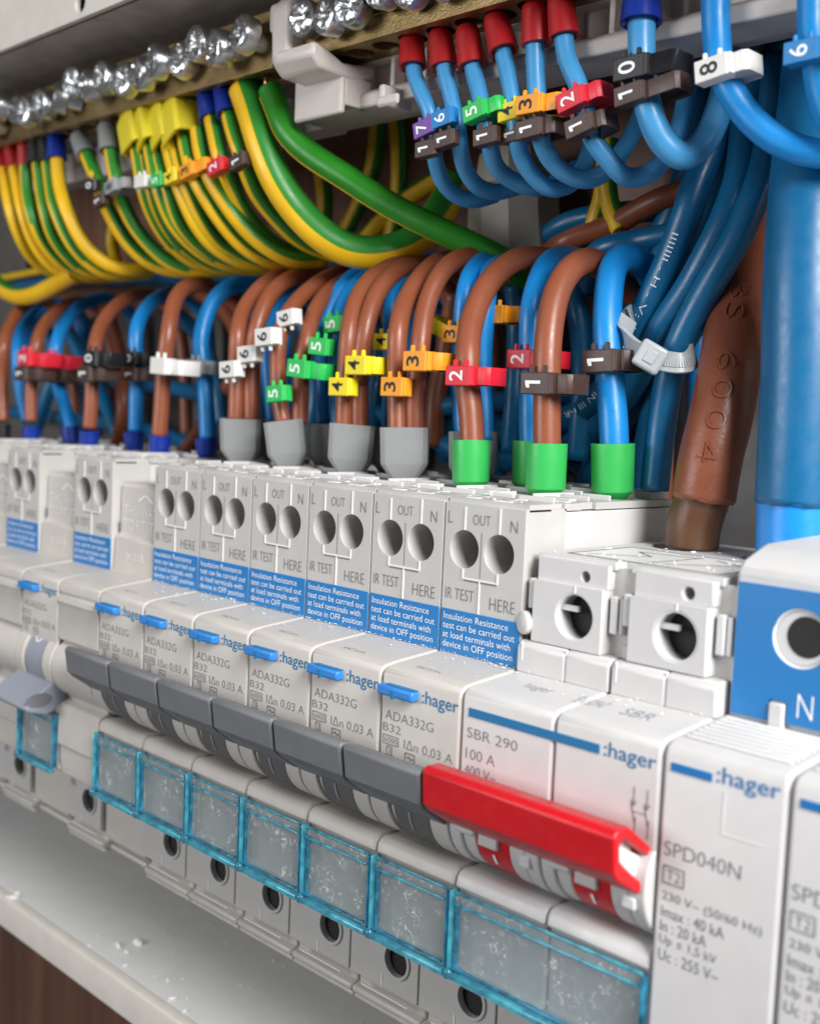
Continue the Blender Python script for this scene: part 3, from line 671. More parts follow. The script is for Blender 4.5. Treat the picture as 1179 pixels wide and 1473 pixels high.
def cable(label, pts, r, m, name='cable', cat='cable', group=None, stripe=None, ferr=None, flip=False, sm=6, parent=None, paths=None, n=16):
    """paths: further cores of the same crimp. ferr=(kind, material, radius, height, yaw)"""
    allp = [make_path(p, sm) for p in ([pts]+(paths or []))]
    base = allp[0][0].copy()
    if parent is None: root = thing(name, label, cat, base, group)
    else: root = parent
    off = root.location.copy()
    for q in allp:
        me = tube([p-off for p in q], r, n, stripe)
        link('core', me, [M['yel'], M['grn']] if stripe else M[m], root)
    if ferr:
        kind, fm, fr, fh = ferr[:4]; yaw = ferr[4] if len(ferr) > 4 else 0
        q = allp[0]; mid = sum((p[0] for p in allp), Vector())/len(allp)
        d = (q[4]-q[0]).normalized()
        if base.z < 5: d = (d+Vector((0, 0, 1.6))).normalized()
        if kind == 'twin': me = TW.copy()
        else: me = cyl_ferrule(fr, fh, cup=(kind == 'cup'))
        f = link('ferrule', me, M[fm], root, smooth=True)
        me.set_sharp_from_angle(angle=rad(28))
        f.location = mid-d*(fh*.72)-off
        if base.z < 5: f.location = Vector((mid.x, mid.y, 2.72 if kind != 'cyl' else 2.62))-d*Vector((1, 1, 0)).length*0-off
        f.rotation_euler = (Vector((0, 0, 1)).rotation_difference(d) @ Quaternion((0, 0, 1), rad(yaw))).to_euler()
        f.rotation_euler.x += rad(JR.uniform(-3, 3)); f.rotation_euler.y += rad(JR.uniform(-3, 3))
        if kind == 'twin': f.scale = (fr/.46, fr/.46*1.05, fh/1.05)
    return root, allp[0]
def arcY(pix, Y0, Y1, k):
    """depth stays Y0 for k points, then eases back to Y1"""
    out = []; n = len(pix)
    for i, (x, y) in enumerate(pix):
        t = 0 if i < k else (i-k+1)/(n-k); out.append((x, y, Y0+(Y1-Y0)*t**1.4))
    return out
def back(pts, dx=.4, down=4.5):
    e = P(*pts[-1]); return pts+[('w', e.x+dx*.6, e.y+.7, e.z-.5), ('w', e.x+dx, min(e.y+1.0, 7.5), e.z-1.8), ('w', e.x+dx*1.2, min(e.y+1.1, 7.6), e.z-down)]
GL = 'brown live cables looping out of the breakers'; GN = 'blue neutral cables looping out of the breakers'
T1 = [  # breaker loops: label, colour, pixels, Y0, Y1, straight count, radius, ferrule
 ('thick brown cable in a green ferrule, marked red 2', 'brown', [(679, 655), (678, 600), (673, 555), (672, 515), (677, 475), (690, 432), (712, 395), (742, 374), (780, 371), (820, 384)], 3.42, 6.3, 4, .235, ('cup', 'f_green', .35, .92), GL),
 ('thick brown cable in a green ferrule, marked brown 1, with blue cables on both sides', 'brown', [(787, 655), (787, 610), (786, 560), (787, 500), (796, 430), (818, 390), (844, 376), (868, 385), (893, 410)], 3.49, 6.2, 4, .25, ('cup', 'f_green', .36, .95), GL),
 ('bright blue cable in a green ferrule beside the nylon tie, marked brown 1', 'blue', [(884, 662), (882, 610), (878, 560), (874, 486), (875, 423), (884, 384), (902, 370), (925, 382), (942, 412), (962, 450)], 4.44, 6.8, 4, .265, ('cup', 'f_green', .38, 1.0), GN),
 ('blue cable in a half hidden green ferrule, marked red 2', 'blue', [(765, 655), (763, 620), (764, 523), (766, 449), (773, 404), (790, 376), (816, 369), (845, 380)], 4.44, 6.8, 4, .23, ('cup', 'f_green', .36, .95), GN),
 ('brown cable in a blue ferrule beside the pale grey marker strap', 'brown', [(229, 628), (233, 575), (236, 530), (241, 480), (249, 437), (266, 414), (290, 407), (312, 418)], 3.42, 5.8, 4, .205, ('cyl', 'f_blue', .25, .62), GL),
 ('blue cable in a navy ferrule just left of the paired cables marked 6', 'blue', [(299, 632), (297, 575), (292, 530), (289, 490), (302, 440), (331, 411), (363, 404), (400, 403)], 4.44, 6.8, 4, .215, ('cyl', 'f_blue', .25, .6), GN),
 ('brown cable in a blue ferrule below the nearer black marker 0', 'brown', [(129, 616), (131, 575), (132, 540), (136, 505), (145, 470), (163, 442), (190, 427), (216, 423)], 3.42, 6.2, 4, .195, ('cyl', 'f_blue', .24, .6), GL),
 ('blue cable in a navy ferrule below the black marker 0 next to the pale strap', 'blue', [(195, 620), (196, 580), (196, 530), (196, 478), (207, 447), (229, 427), (256, 421)], 4.44, 6.6, 4, .2, ('cyl', 'f_blue', .25, .6), GN),
 ('brown cable in a dark blue ferrule behind the left red marker', 'brown', [(45, 606), (45, 570), (46, 530), (52, 495), (64, 468), (86, 445), (116, 431)], 3.42, 6.0, 4, .185, ('cyl', 'f_blue', .24, .55), GL),
 ('blue cable bowed to the left through the right hand red marker', 'blue', [(104, 617), (96, 592), (85, 560), (80, 530), (81, 500), (89, 472), (107, 447), (130, 433), (160, 430)], 4.44, 6.8, 5, .2, ('cyl', 'f_blue', .25, .6), GN),
 ('blurred blue cable passing through the leftmost red marker', 'blue', [(40, 606), (32, 570), (26, 530), (24, 500), (31, 472), (50, 447), (82, 434)], 4.9, 6.9, 4, .19, None, GN),
 ('pale blue cable close behind the leftmost red marker', 'blue', [(50, 606), (42, 570), (35, 530), (33, 503), (41, 475), (60, 452), (92, 438)], 5.2, 7.0, 4, .18, None, GN),
 ('brown cable at the extreme left edge above a black ferrule', 'brown', [(4, 606), (3, 570), (3, 530), (6, 495), (16, 465), (34, 441), (58, 431)], 3.42, 6.0, 4, .19, ('cyl', 'f_blk', .24, .55), GL),
]
for lb, m, px, a, b, k, r, f, g in T1:
    cable(lb, back(arcY(px, a, b, k)), r, m, 'live_cable' if m == 'brown' else 'neutral_cable', 'cable', g, ferr=f)
# paired cores in grey hoods
T2 = [
 ('pair of brown cables in one grey hood, marked white 6', [(339, 605), (340, 560), (339, 520), (341, 480), (350, 445), (375, 413), (408, 394), (440, 390)], [(362, 605), (362, 560), (362, 520), (369, 473), (386, 428), (412, 402), (445, 393), (470, 395)], .195, 25),
 ('pair of brown cables in one grey hood, marked green 5', [(408, 608), (402, 570), (399, 530), (402, 490), (412, 452), (438, 421), (475, 397), (509, 391)], [(431, 608), (432, 570), (434, 530), (440, 492), (450, 454), (471, 421), (500, 402), (530, 398)], .185, 25),
 ('pair of brown cables in one grey hood, marked yellow 4', [(494, 618), (495, 570), (497, 530), (501, 480), (512, 432), (539, 395), (576, 380), (606, 384)], [(517, 618), (518, 570), (519, 530), (525, 475), (541, 425), (569, 391), (597, 381), (625, 384)], .195, 22),
 ('pair of brown cables in one grey hood, marked orange 3', [(572, 630), (571, 585), (570, 540), (572, 480), (582, 436), (604, 397), (630, 377), (655, 373)], [(597, 630), (598, 590), (600, 555), (604, 495), (613, 438), (636, 391), (665, 369), (697, 367), (725, 378)], .2, 35),
]
for lb, p1, p2, r, yaw in T2:
    a1 = back(arcY(p1, 3.4, 6.0, 4)); a2 = back(arcY(p2, 3.64, 6.3, 4)); yaw = 42
    cable(lb, a1, r, 'brown', 'live_cable_pair', 'cable pair', 'paired brown cables in grey hoods', paths=[a2], ferr=('twin', 'f_grey', .46 if r > .19 else .42, 1.08, yaw))
T3 = [
 ('pair of blue cables behind the brown pair marked white 6', [(395, 610), (390, 560), (386, 520), (386, 485), (400, 438), (438, 403), (486, 389)], .195),
 ('pair of blue cables behind the brown pair marked green 5', [(466, 612), (464, 560), (463, 520), (466, 470), (483, 424), (516, 391), (561, 378), (600, 381)], .18),
 ('pair of blue cables behind the brown pair marked yellow 4', [(560, 622), (561, 570), (562, 500), (563, 440), (577, 402), (606, 380), (640, 380)], .18),
 ('pair of blue cables in a grey hood behind the thick brown cable', [(668, 632), (665, 570), (664, 500), (669, 420), (684, 384), (708, 372), (735, 378)], .2),
]
for i, (lb, p1, r) in enumerate(T3):
    a1 = back(arcY(p1, 4.44, 6.9, 4)); a2 = back(arcY([(x+(20 if i < 3 else 30)-(j > 3)*8, y+(3 if j < 4 else 6)) for j, (x, y) in enumerate(p1)], 4.44, 7.1, 4))
    cable(lb, a1, r, 'blue', 'neutral_cable_pair', 'cable pair', 'paired blue cables in grey hoods', paths=[a2], ferr=('twin', 'f_grey', .46, 1.05, 38))
# neutral bar wires
GB = 'light blue wires hanging from the neutral bar'
NB = [
 ('light blue wire marked purple 7 hanging from the neutral bar', [(594, 82), (597, 105), (606, 133), (616, 160), (622, 195), (627, 235), (639, 264), (658, 283), (684, 288), (712, 280)], .16, 3.2, 5.0),
 ('light blue wire marked blue 6 hanging from the neutral bar', [(637, 80), (641, 108), (649, 140), (657, 185), (662, 220), (671, 248), (690, 268), (716, 276), (745, 268)], .162, 3.2, 5.0),
 ('light blue wire marked green 5 hanging from the neutral bar', [(677, 78), (682, 105), (692, 140), (699, 180), (705, 215), (715, 242), (737, 261), (768, 270), (800, 262), (830, 240)], .162, 3.2, 5.4),
 ('light blue wire marked yellow 4 hanging from the neutral bar', [(720, 60), (726, 95), (736, 138), (742, 180), (748, 218), (762, 249), (785, 269), (811, 270), (836, 250), (850, 205), (858, 160)], .16, 3.2, 5.6),
 ('light blue wire marked orange 3 hanging from the neutral bar', [(769, 46), (770, 95), (771, 140), (775, 180), (781, 208), (794, 232), (815, 252), (843, 260), (872, 247), (900, 209), (922, 165), (940, 120)], .168, 3.2, 5.8),
 ('light blue wire marked red 2 hanging from the neutral bar', [(809, 36), (815, 80), (829, 118), (842, 160), (852, 196), (867, 224), (888, 246), (905, 255), (938, 245), (968, 210), (986, 145), (992, 70), (994, 10)], .168, 3.2, 5.8),
 ('thicker light blue wire marked black 0 in a navy ferrule', [(923, 16), (923, 71), (925, 115), (932, 150), (946, 192), (966, 219), (988, 225), (1015, 200), (1036, 150), (1046, 95), (1050, 40)], .225, 3.2, 5.2),
 ('blue wire marked white 8 sweeping down to the right', [(1032, -40), (1030, 5), (1029, 50), (1034, 90), (1046, 122), (1068, 156), (1099, 189), (1135, 211), (1185, 220), (1240, 215)], .22, 3.2, 3.9),
 ('blue wire marked blue 6 at the upper right edge', [(1168, -40), (1169, 5), (1170, 46), (1174, 80), (1178, 110), (1190, 160), (1210, 200)], .22, 3.2, 3.6),
]
for i, (lb, px, r, a, b) in enumerate(NB):
    f = ('cyl', 'f_red', .235, .74) if i < 6 else ('cyl', 'f_blue', .3, .7) if i == 6 else None
    cable(lb, arcY(px, a, b, 4), r, 'lblue' if i < 7 else 'blue', 'neutral_wire', 'wire', GB, ferr=f)
# earth wires
GE = 'green and yellow earth wires hanging from the earth bar'
EW = [
 ('earth wire in a red sleeve, leftmost under the earth bar', [(4, 232), (8, 262), (16, 300), (32, 349), (56, 380), (90, 396), (130, 398)], .19, 'f_red', (.0, .62)),
 ('earth wire in a red sleeve, second from the left edge', [(19, 230), (25, 270), (33, 305), (50, 352), (80, 386), (120, 398), (150, 397)], .19, 'f_red', (.1, .55)),
 ('earth wire in a red sleeve, beside the black sleeved ones', [(37, 226), (38, 270), (45, 310), (61, 349), (92, 384), (130, 398), (165, 396)], .19, 'f_red', (.55, .0)),
 ('earth wire in a black sleeve, left of the two', [(54, 224), (58, 270), (65, 308), (80, 346), (113, 384), (150, 396), (185, 394)], .19, 'f_blk', (.6, .0)),
 ('earth wire in a black sleeve, next to the blue sleeve', [(68, 222), (73, 265), (81, 303), (104, 352), (140, 388), (180, 395), (215, 392)], .19, 'f_blk', (.52, .0)),
 ('earth wire in a blue sleeve left of the grey sleeves', [(82, 218), (86, 262), (95, 300), (119, 350), (155, 382), (200, 388), (235, 380)], .195, 'f_blue', (.7, .5)),
 ('earth wire in a grey sleeve, through the black marker 0', [(121, 215), (132, 242), (143, 265), (154, 298), (178, 342), (214, 377), (256, 391), (300, 388)], .195, 'f_grey', (.56, .0)),
 ('earth wire in a grey sleeve, through the grey marker', [(158, 205), (163, 235), (168, 262), (179, 298), (204, 342), (243, 378), (286, 390), (330, 386)], .195, 'f_grey', (.56, .0)),
 ('earth pair in a yellow hood, through the white marker', [(194, 196), (200, 235), (208, 272), (222, 313), (250, 355), (293, 382), (340, 386)], .195, 'Y', (.6, .0)),
 ('earth pair in a yellow hood, through the green marker', [(213, 192), (220, 235), (230, 274), (249, 321), (285, 360), (328, 382), (375, 384)], .195, 'Y', (.62, .0)),
 ('earth pair in a yellow hood, through the yellow marker', [(238, 188), (247, 230), (257, 267), (281, 321), (314, 359), (360, 381), (400, 380)], .195, 'Y', (.54, .0)),
 ('earth pair in the rightmost yellow hood, through the orange marker', [(263, 184), (270, 225), (283, 260), (311, 308), (350, 353), (393, 377), (435, 376)], .195, 'Y', (.5, .0)),
 ('earth wire from the rightmost yellow hood, outer core', [(284, 184), (289, 218), (300, 250), (331, 303), (371, 346), (420, 374), (465, 372)], .195, None, (.58, .0)),
 ('earth wire in a navy sleeve, through the red marker 2', [(302, 158), (309, 195), (319, 232), (336, 278), (364, 322), (407, 357), (455, 370)], .19, 'f_blue', (.66, .0)),
 ('earth wire in a navy sleeve, through the brown marker 1', [(327, 154), (337, 190), (348, 222), (365, 271), (393, 311), (432, 347), (480, 366)], .19, 'f_blue', (.66, .0)),
]
for lb, px, r, f, st in EW:
    ff = None
    if f == 'Y': ff = ('twin', 'f_yel', .5, 1.15, 20)
    elif f: ff = ('cyl', f, .25, .78)
    two = [arcY([(x+11, y+1) for x, y in px], 3.3, 5.8, 3)] if f == 'Y' and 'rightmost' not in lb else None
    cable(lb, arcY(px, 3.2, 5.6, 3), r, None, 'earth_wire', 'wire', GE, stripe=(st[1] or random.uniform(.22, .3), .006, .56), ferr=ff, paths=two)
cable('thick green and yellow earth cable bending right under the bars', arcY([(352, 128), (364, 165), (377, 205), (398, 255), (426, 300), (465, 341), (508, 361), (555, 362), (600, 343), (632, 303), (655, 262)], 3.2, 7.0, 3), .37, None, 'earth_cable', 'cable', None, stripe=(.28, .002, .74), n=32)
g, gp = cable('thick bright green cable running diagonally down to the right', arcY([(388, 128), (396, 152), (412, 186), (444, 220), (498, 253), (560, 293), (632, 330), (700, 362), (740, 386), (775, 420)], 3.2, 6.9, 3), .27, 'grn2', 'earth_cable', 'cable', None)
T_, N_ = frames(gp)
st = [p-g.location+Vector((-.16, -.17, -.205)) for p in gp]
link('yellow_stripe', tube([p+Vector((.012, .012, .02)) for p in st], .014, 8), M['yel'], g)
# bare copper ends
for i, (x, y) in enumerate([(346, 122), (352, 119), (358, 120), (383, 119)]):
    o = link('copper_end', tube([P(x, y+8, 3.2), P(x, y-12, 3.2)], .055, 8), M['copper'], None); tag(o, ['bare copper strand, leftmost at the top of the thick earth cable', 'bare copper strand, second at the top of the thick earth cable', 'bare copper strand, third at the top of the thick earth cable', 'bare copper tip above the bright green cable'][i], 'copper strand', 'bare copper strands under the earth bar')
# supply tails
def tail(label, outer, inner, ro, ri, mo, mi, name):
    po = make_path(outer, 4); pi = make_path(inner, 2)
    r = thing(name, label, 'supply cable', pi[0])
    link('core', tube([p-r.location for p in pi], ri, 32), M[mi], r)
    me = tube([p-r.location for p in po], ro, 32)
    s = link('sheath', me, M[mo], r)
    rnd = random.Random(3)   # ragged cut edge
    for v in list(me.vertices)[:32]: v.co += (po[0]-po[3]).normalized()*rnd.uniform(-.02, .05)
    return r, po
br, bp = tail('thick brown supply cable embossed BS 6004 with its sheath cut back above the main switch',
  [(1012, 716, 4.42), (1022, 660, 4.46), (1034, 600, 4.6), (1047, 530, 4.95), (1060, 460, 5.5), (1072, 390, 6.1), (1084, 300, 6.8), (1092, 200, 7.3), (1098, 100, 7.6)],
  [(994, 786, 4.42), (998, 760, 4.42), (1006, 730, 4.42), (1013, 705, 4.43)], .53, .46, 'tbrown', 'tbrownin', 'supply_cable')
bl, blp = tail('very thick blue supply cable with its sheath cut back at the right edge',
  [(1146, 722, 4.2), (1149, 650, 4.2), (1155, 540, 4.2), (1160, 420, 4.25), (1165, 300, 4.4), (1171, 200, 4.8), (1180, 100, 5.4), (1190, 0, 6.0)],
  [(1143, 800, 4.2), (1144, 770, 4.2), (1146, 700, 4.2), (1150, 600, 4.2)], .64, .6, 'tail', 'tailin', 'supply_cable')
def wrap(path, root, s, r, s0, length, width, ang, m, letters_down=True, h=.006, name='lettering'):
    """lettering laid on the surface of a cable, running along it"""
    T, N = frames(path); acc = [0]
    for a, b in zip(path, path[1:]): acc.append(acc[-1]+(b-a).length)
    def at(q):
        q = max(0, min(q, acc[-1]-1e-4)); i = max(k for k in range(len(acc)) if acc[k] <= q); i = min(i, len(path)-2)
        t = (q-acc[i])/(acc[i+1]-acc[i]); return path[i].lerp(path[i+1], t), T[i].lerp(T[i+1], t).normalized()
    def fr(a, b):
        p, t = at(s0+a); view = (CAM-p); n = (view-t*view.dot(t)).normalized(); side = t.cross(n)
        an = -ang-b/r; return p+(n*math.cos(an)+side*math.sin(an))*(r+h)-root.location
    return text(s, root, None, length, width, m, frame=fr, name=name)
M['emb'] = mat('embossed_brown', (.22, .064, .03), .3)
for k, chx in enumerate('4006'): wrap(bp, br, chx, .56, .62+.62*k, .2, .44, -.05, M['emb'], name='embossed_lettering', h=.004) if False else None
def emboss(path, root, chars, r, s0, step, w, h, m):
    T, N = frames(path); acc = [0]
    for a, b in zip(path, path[1:]): acc.append(acc[-1]+(b-a).length)
    for k, c in enumerate(chars):
        if c == ' ': continue
        q = s0+k*step; i = max(j for j in range(len(acc)-1) if acc[j] <= q); p = path[i].lerp(path[i+1], (q-acc[i])/(acc[i+1]-acc[i])); t = T[i]
        view = CAM-p; n = (view-t*view.dot(t)).normalized(); side = t.cross(n)
        # letters stand with their feet towards the left, reading down the cable
        def fr(a, b):
            an = -.12+b/r; return p-t*a+(n*math.cos(an)+side*math.sin(an))*(r+.006)-root.location
        o = text(c, root, None, w, h, m, frame=fr, name='embossed_lettering', offset=-.02)
        so = o.modifiers.new('relief', 'SOLIDIFY'); so.thickness = .045; so.offset = 0
emboss(bp, br, '4006 SB', .53, .75, .47, .34, .3, M['emb'])
# blue bundle at the right
GBU = 'deep blue cables gathered in the nylon tie'
BU = [
 ('deep blue cable with white printed ticks, outermost left of the bundle', [(1060, 90, 6.2), (1044, 153, 5.9), (1024, 213, 5.6), (1004, 262, 5.4), (986, 310, 5.3), (968, 360, 5.3), (950, 405, 5.3), (925, 455, 5.3), (895, 520, 5.6), (850, 580, 6.0), (790, 610, 6.5), (720, 612, 7.0)], .27),
 ('deep blue cable in the middle of the bundle', [(1092, 90, 6.0), (1075, 167, 5.9), (1066, 249, 5.6), (1045, 313, 5.3), (1016, 370, 5.2), (985, 422, 5.2), (950, 478, 5.3), (915, 545, 5.7), (870, 600, 6.2), (800, 650, 6.6), (700, 665, 7.0)], .27),
 ('deep blue cable dropping straight to the breaker behind the brown tail', [(1118, 80, 6.0), (1110, 160, 5.9), (1100, 235, 5.6), (1081, 291, 5.3), (1055, 348, 5.1), (1022, 408, 5.0), (987, 470, 5.0), (965, 530, 5.0), (953, 590, 5.0), (946, 640, 5.0), (941, 705, 5.0)], .26),
 ('deep blue cable half hidden inside the bundle', [(1075, 60, 6.8), (1060, 150, 6.6), (1040, 240, 6.3), (1010, 320, 6.1), (975, 390, 6.0), (945, 450, 6.0), (915, 520, 6.3), (880, 600, 6.8), (840, 700, 7.0)], .25),
 ('dark blue cable at the back of the bundle beside the brown tail', [(1120, 60, 7.2), (1100, 190, 6.9), (1080, 290, 6.5), (1050, 370, 6.2), (1010, 440, 5.9), (975, 500, 5.9), (950, 560, 6.2), (930, 640, 6.6), (920, 720, 6.8)], .26),
 ('deep blue cable filling the bundle behind the printed one', [(1068, 20, 7.2), (1052, 120, 7.0), (1030, 210, 6.8), (1000, 290, 6.6), (965, 350, 6.5), (930, 400, 6.6), (890, 440, 6.9)], .26),
 ('deep blue cable at the back of the bundle under the marker 8', [(1020, 60, 7.6), (1010, 150, 7.5), (990, 240, 7.3), (960, 320, 7.2), (920, 400, 7.2)], .27),
 ('deep blue cable between the bundle and the thick blue supply cable', [(1135, 60, 7.4), (1124, 160, 7.2), (1112, 240, 6.9), (1092, 330, 6.6), (1060, 410, 6.5), (1030, 470, 6.6)], .25),
 ('deep blue cable curving under the tie towards the green ferrules', [(1000, 400, 6.2), (965, 470, 6.2), (930, 540, 6.3), (890, 610, 6.6), (850, 690, 6.9)], .26),
]
bpaths = []
for lb, px, r in BU:
    bpaths.append(cable(lb, px, r, 'dblue', 'neutral_cable', 'cable', GBU))
rt, pt = bpaths[0]
wrap(pt, rt, 'IIIIIII - H - V: 1:HL/ L: /.JHHN III HR', .27, 5.6, 4.6, .16, -.35, M['wink'], name='printed_ticks')
rt, pt = bpaths[2]
wrap(pt, rt, '| LINE H07', .26, 11.2, .8, .16, -.3, M['tailin'], name='printed_ticks')
# cables running behind the loops
rnd = random.Random(11)
BK = [('dblue', [(1000, 330), (930, 345), (880, 352), (850, 372), (838, 420)], 6.3, 'dark blue cable arching over behind the bright blue loop'),
      ('dblue', [(990, 300), (900, 305), (820, 318), (780, 345), (755, 375)], 7.2, 'highest blue cable arching behind the brown loops'),
      ('brown', [(1080, 262), (1000, 270), (940, 290), (880, 325), (820, 345), (785, 368), (770, 400)], 7.0, 'brown cable arching between two blue ones behind the loops'),
      ('brown', [(1000, 360), (940, 365), (900, 360), (870, 372)], 7.1, 'brown cable glimpsed behind the bright blue loop'),
      ('dblue', [(980, 380), (930, 400), (890, 450), (860, 540), (850, 640)], 6.6, 'dark blue cable falling behind the bright blue loop'),
      ('dblue', [(740, 410), (745, 470), (742, 560), (735, 650)], 6.4, 'dark blue cable falling between the thick brown loops'),
      ('dblue', [(820, 410), (835, 470), (840, 560), (830, 660)], 6.2, 'dark blue cable falling right of the second thick brown loop'),
      ('dblue', [(600, 590), (680, 580), (760, 575), (850, 560), (930, 520)], 6.6, 'dark blue cable crossing level behind the green ferrules'),
      ('dblue', [(560, 640), (660, 625), (760, 620), (850, 600), (920, 560)], 6.9, 'lower dark blue cable crossing behind the green ferrules'),
      ('dblue', [(480, 560), (560, 600), (640, 640), (720, 680)], 6.8, 'dark blue cable slanting down behind the orange markers'),
      ('dblue', [(640, 480), (700, 540), (800, 640), (880, 700)], 7.3, 'dark blue cable slanting down towards the right green ferrule'),
      ('brown', [(260, 660), (300, 600), (340, 540), (380, 470)], 6.4, 'brown cable slanting up behind the blue cable and white markers'),
      ('dblue', [(250, 450), (285, 480), (310, 540), (320, 610)], 6.3, 'dark blue cable curling behind the brown cable with the pale strap'),
      ('dblue', [(340, 400), (375, 460), (380, 540), (372, 620)], 6.5, 'dark blue cable curling behind the white markers'),
      ('brown', [(280, 420), (330, 450), (352, 520), (350, 600)], 6.9, 'brown cable curling behind the blue loop'),
      ('dblue', [(100, 480), (130, 540), (160, 600), (180, 660)], 6.4, 'dark blue cable slanting behind the nearer black marker'),
      ('dblue', [(50, 540), (150, 545), (260, 560), (330, 580)], 6.9, 'dark blue cable running level behind the left hand markers'),
      ('brown', [(150, 440), (170, 500), (178, 580), (170, 640)], 6.3, 'brown cable hanging behind the black markers'),
      ('dblue', [(60, 460), (80, 520), (60, 590), (40, 650)], 6.5, 'dark blue cable hanging behind the red markers'),
      ('dblue', [(0, 590), (80, 600), (180, 610), (280, 640)], 7.0, 'low dark blue cable running behind the blue ferrules'),
      ('dblue', [(420, 430), (450, 500), (455, 580), (440, 650)], 6.7, 'dark blue cable hanging behind the green markers'),
      ('dblue', [(530, 430), (545, 500), (535, 580), (530, 650)], 6.9, 'dark blue cable hanging behind the yellow markers'),
      ('dblue', [(620, 440), (650, 500), (655, 590), (640, 660)], 7.1, 'dark blue cable hanging behind the orange markers'),
      ('brown', [(655, 420), (640, 500), (625, 580), (625, 640)], 6.6, 'brown cable glimpsed between the orange and red markers'),
      ('dblue', [(0, 410), (60, 405), (130, 398), (200, 400), (280, 400)], 7.2, 'slate blue cable lying behind the earth wires at the left'),
      ('dblue', [(300, 395), (420, 398), (540, 385), (640, 375)], 7.2, 'dark blue cable lying along the tops of the loops')]
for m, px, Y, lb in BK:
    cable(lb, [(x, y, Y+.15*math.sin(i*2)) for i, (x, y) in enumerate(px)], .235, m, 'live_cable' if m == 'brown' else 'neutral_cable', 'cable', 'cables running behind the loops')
YB = [([(876, 200), (874, 250), (878, 295), (893, 332)], 6.9, .2, 'yellow earth wire dropping behind the blue loops, right of the pair'),
      ([(872, 200), (868, 270), (858, 310), (848, 345)], 7.1, .19, 'yellow earth wire dropping behind the blue loops, left of the pair'),
      ([(570, 160), (575, 230), (572, 300), (560, 350)], 7.5, .22, 'yellow earth wire hanging in the dark behind the green cable'),
      ([(460, 230), (468, 290), (462, 330), (450, 360)], 7.3, .22, 'yellow earth wire hanging in the dark left of centre'),
      ([(520, 350), (545, 320), (580, 290), (640, 250)], 7.4, .22, 'yellow earth wire slanting up in the dark'),
      ([(545, 150), (540, 230), (520, 290), (490, 345)], 7.7, .22, 'dim earth wire hanging near the middle of the dark gap'),
      ([(755, 250), (760, 300), (768, 350), (775, 380)], 7.6, .18, 'dim earth wire hanging beside the pale gland'),
      ([(170, 385), (160, 350), (165, 320), (172, 290)], 6.6, .2, 'short yellow earth wire slanting up behind the grey sleeved wires'),
      ([(220, 385), (260, 345), (300, 320), (330, 270)], 7.0, .2, 'dim earth wire behind the yellow hoods'),
      ([(-10, 405), (20, 425), (50, 425), (85, 405), (110, 392)], 4.4, .28, 'blurred green and yellow earth wire curving in at the left edge'),
      ([(-10, 402), (40, 392), (90, 382), (150, 376)], 6.8, .14, 'thin yellow earth wire running level at the left edge'),
      ([(1010, 180), (1000, 240), (1005, 300), (1010, 340)], 7.6, .22, 'dim brown yellow wire behind the printed blue cable')]
for px, Y, r, lb in YB:
    cable(lb, [(x, y, Y) for x, y in px], r, None, 'earth_wire', 'wire', 'earth wires hanging in the back of the enclosure', stripe=(.3, .004, .7 if Y > 4.5 else .5))
# nylon cable tie
def tie():
    r = thing('cable_tie', 'translucent nylon cable tie round the blue bundle', 'cable tie', P(936, 512, 4.3))
    c = r.location
    loop = [P(x, y, Y)-c for x, y, Y in [(903, 458, 4.7), (898, 480, 4.5), (912, 502, 4.35), (938, 514, 4.3), (965, 521, 4.4), (988, 521, 4.6), (997, 508, 5.0), (980, 488, 5.7), (945, 466, 5.9), (915, 450, 5.4)]]
    pts = smooth_path(catmull(loop+[loop[0]], 8), 3)
    T, N = frames(pts); bm = bmesh.new(); L = []
    for p, t in zip(pts, T):
        up = Vector((-.35, 0, .94)); up = (up-t*up.dot(t)).normalized(); n = t.cross(up)
        L.append([bm.verts.new(p+up*a+n*b) for a, b in ((.18, .04), (.18, -.04), (-.18, -.04), (-.18, .04))])
    for a, b in zip(L, L[1:]):
        for i in range(4): bm.faces.new((a[i], a[(i+1) % 4], b[(i+1) % 4], b[i]))
    link('strap', bm2me(bm), M['tie'], r, .012)
    teeth = bmesh.new()
    for k in range(26, 44):
        p = pts[k]; t = T[k]; up = Vector((-.35, 0, .94)); up = (up-t*up.dot(t)).normalized()
        n = t.cross(up); n = n if n.dot(CAM-(p+c)) > 0 else -n
        mtx = Matrix.Translation(p+n*.045) @ Matrix((t, up, n)).transposed().to_4x4() @ Matrix.Diagonal((.035, .18, .03, 1))
        bmesh.ops.create_cube(teeth, size=1, matrix=mtx)
    link('strap_teeth', bm2me(teeth), M['tie'], r)
    h = link('head', box(-.25, .25, -.2, .2, -.24, .24), M['tie'], r, .06, seg=3); h.location = (0, -.02, -.02); h.rotation_euler = (0, rad(28), rad(35))
    link('pawl', box(-.1, .1, -.225, -.18, -.12, .12), M['tie'], h, .02)
tie()
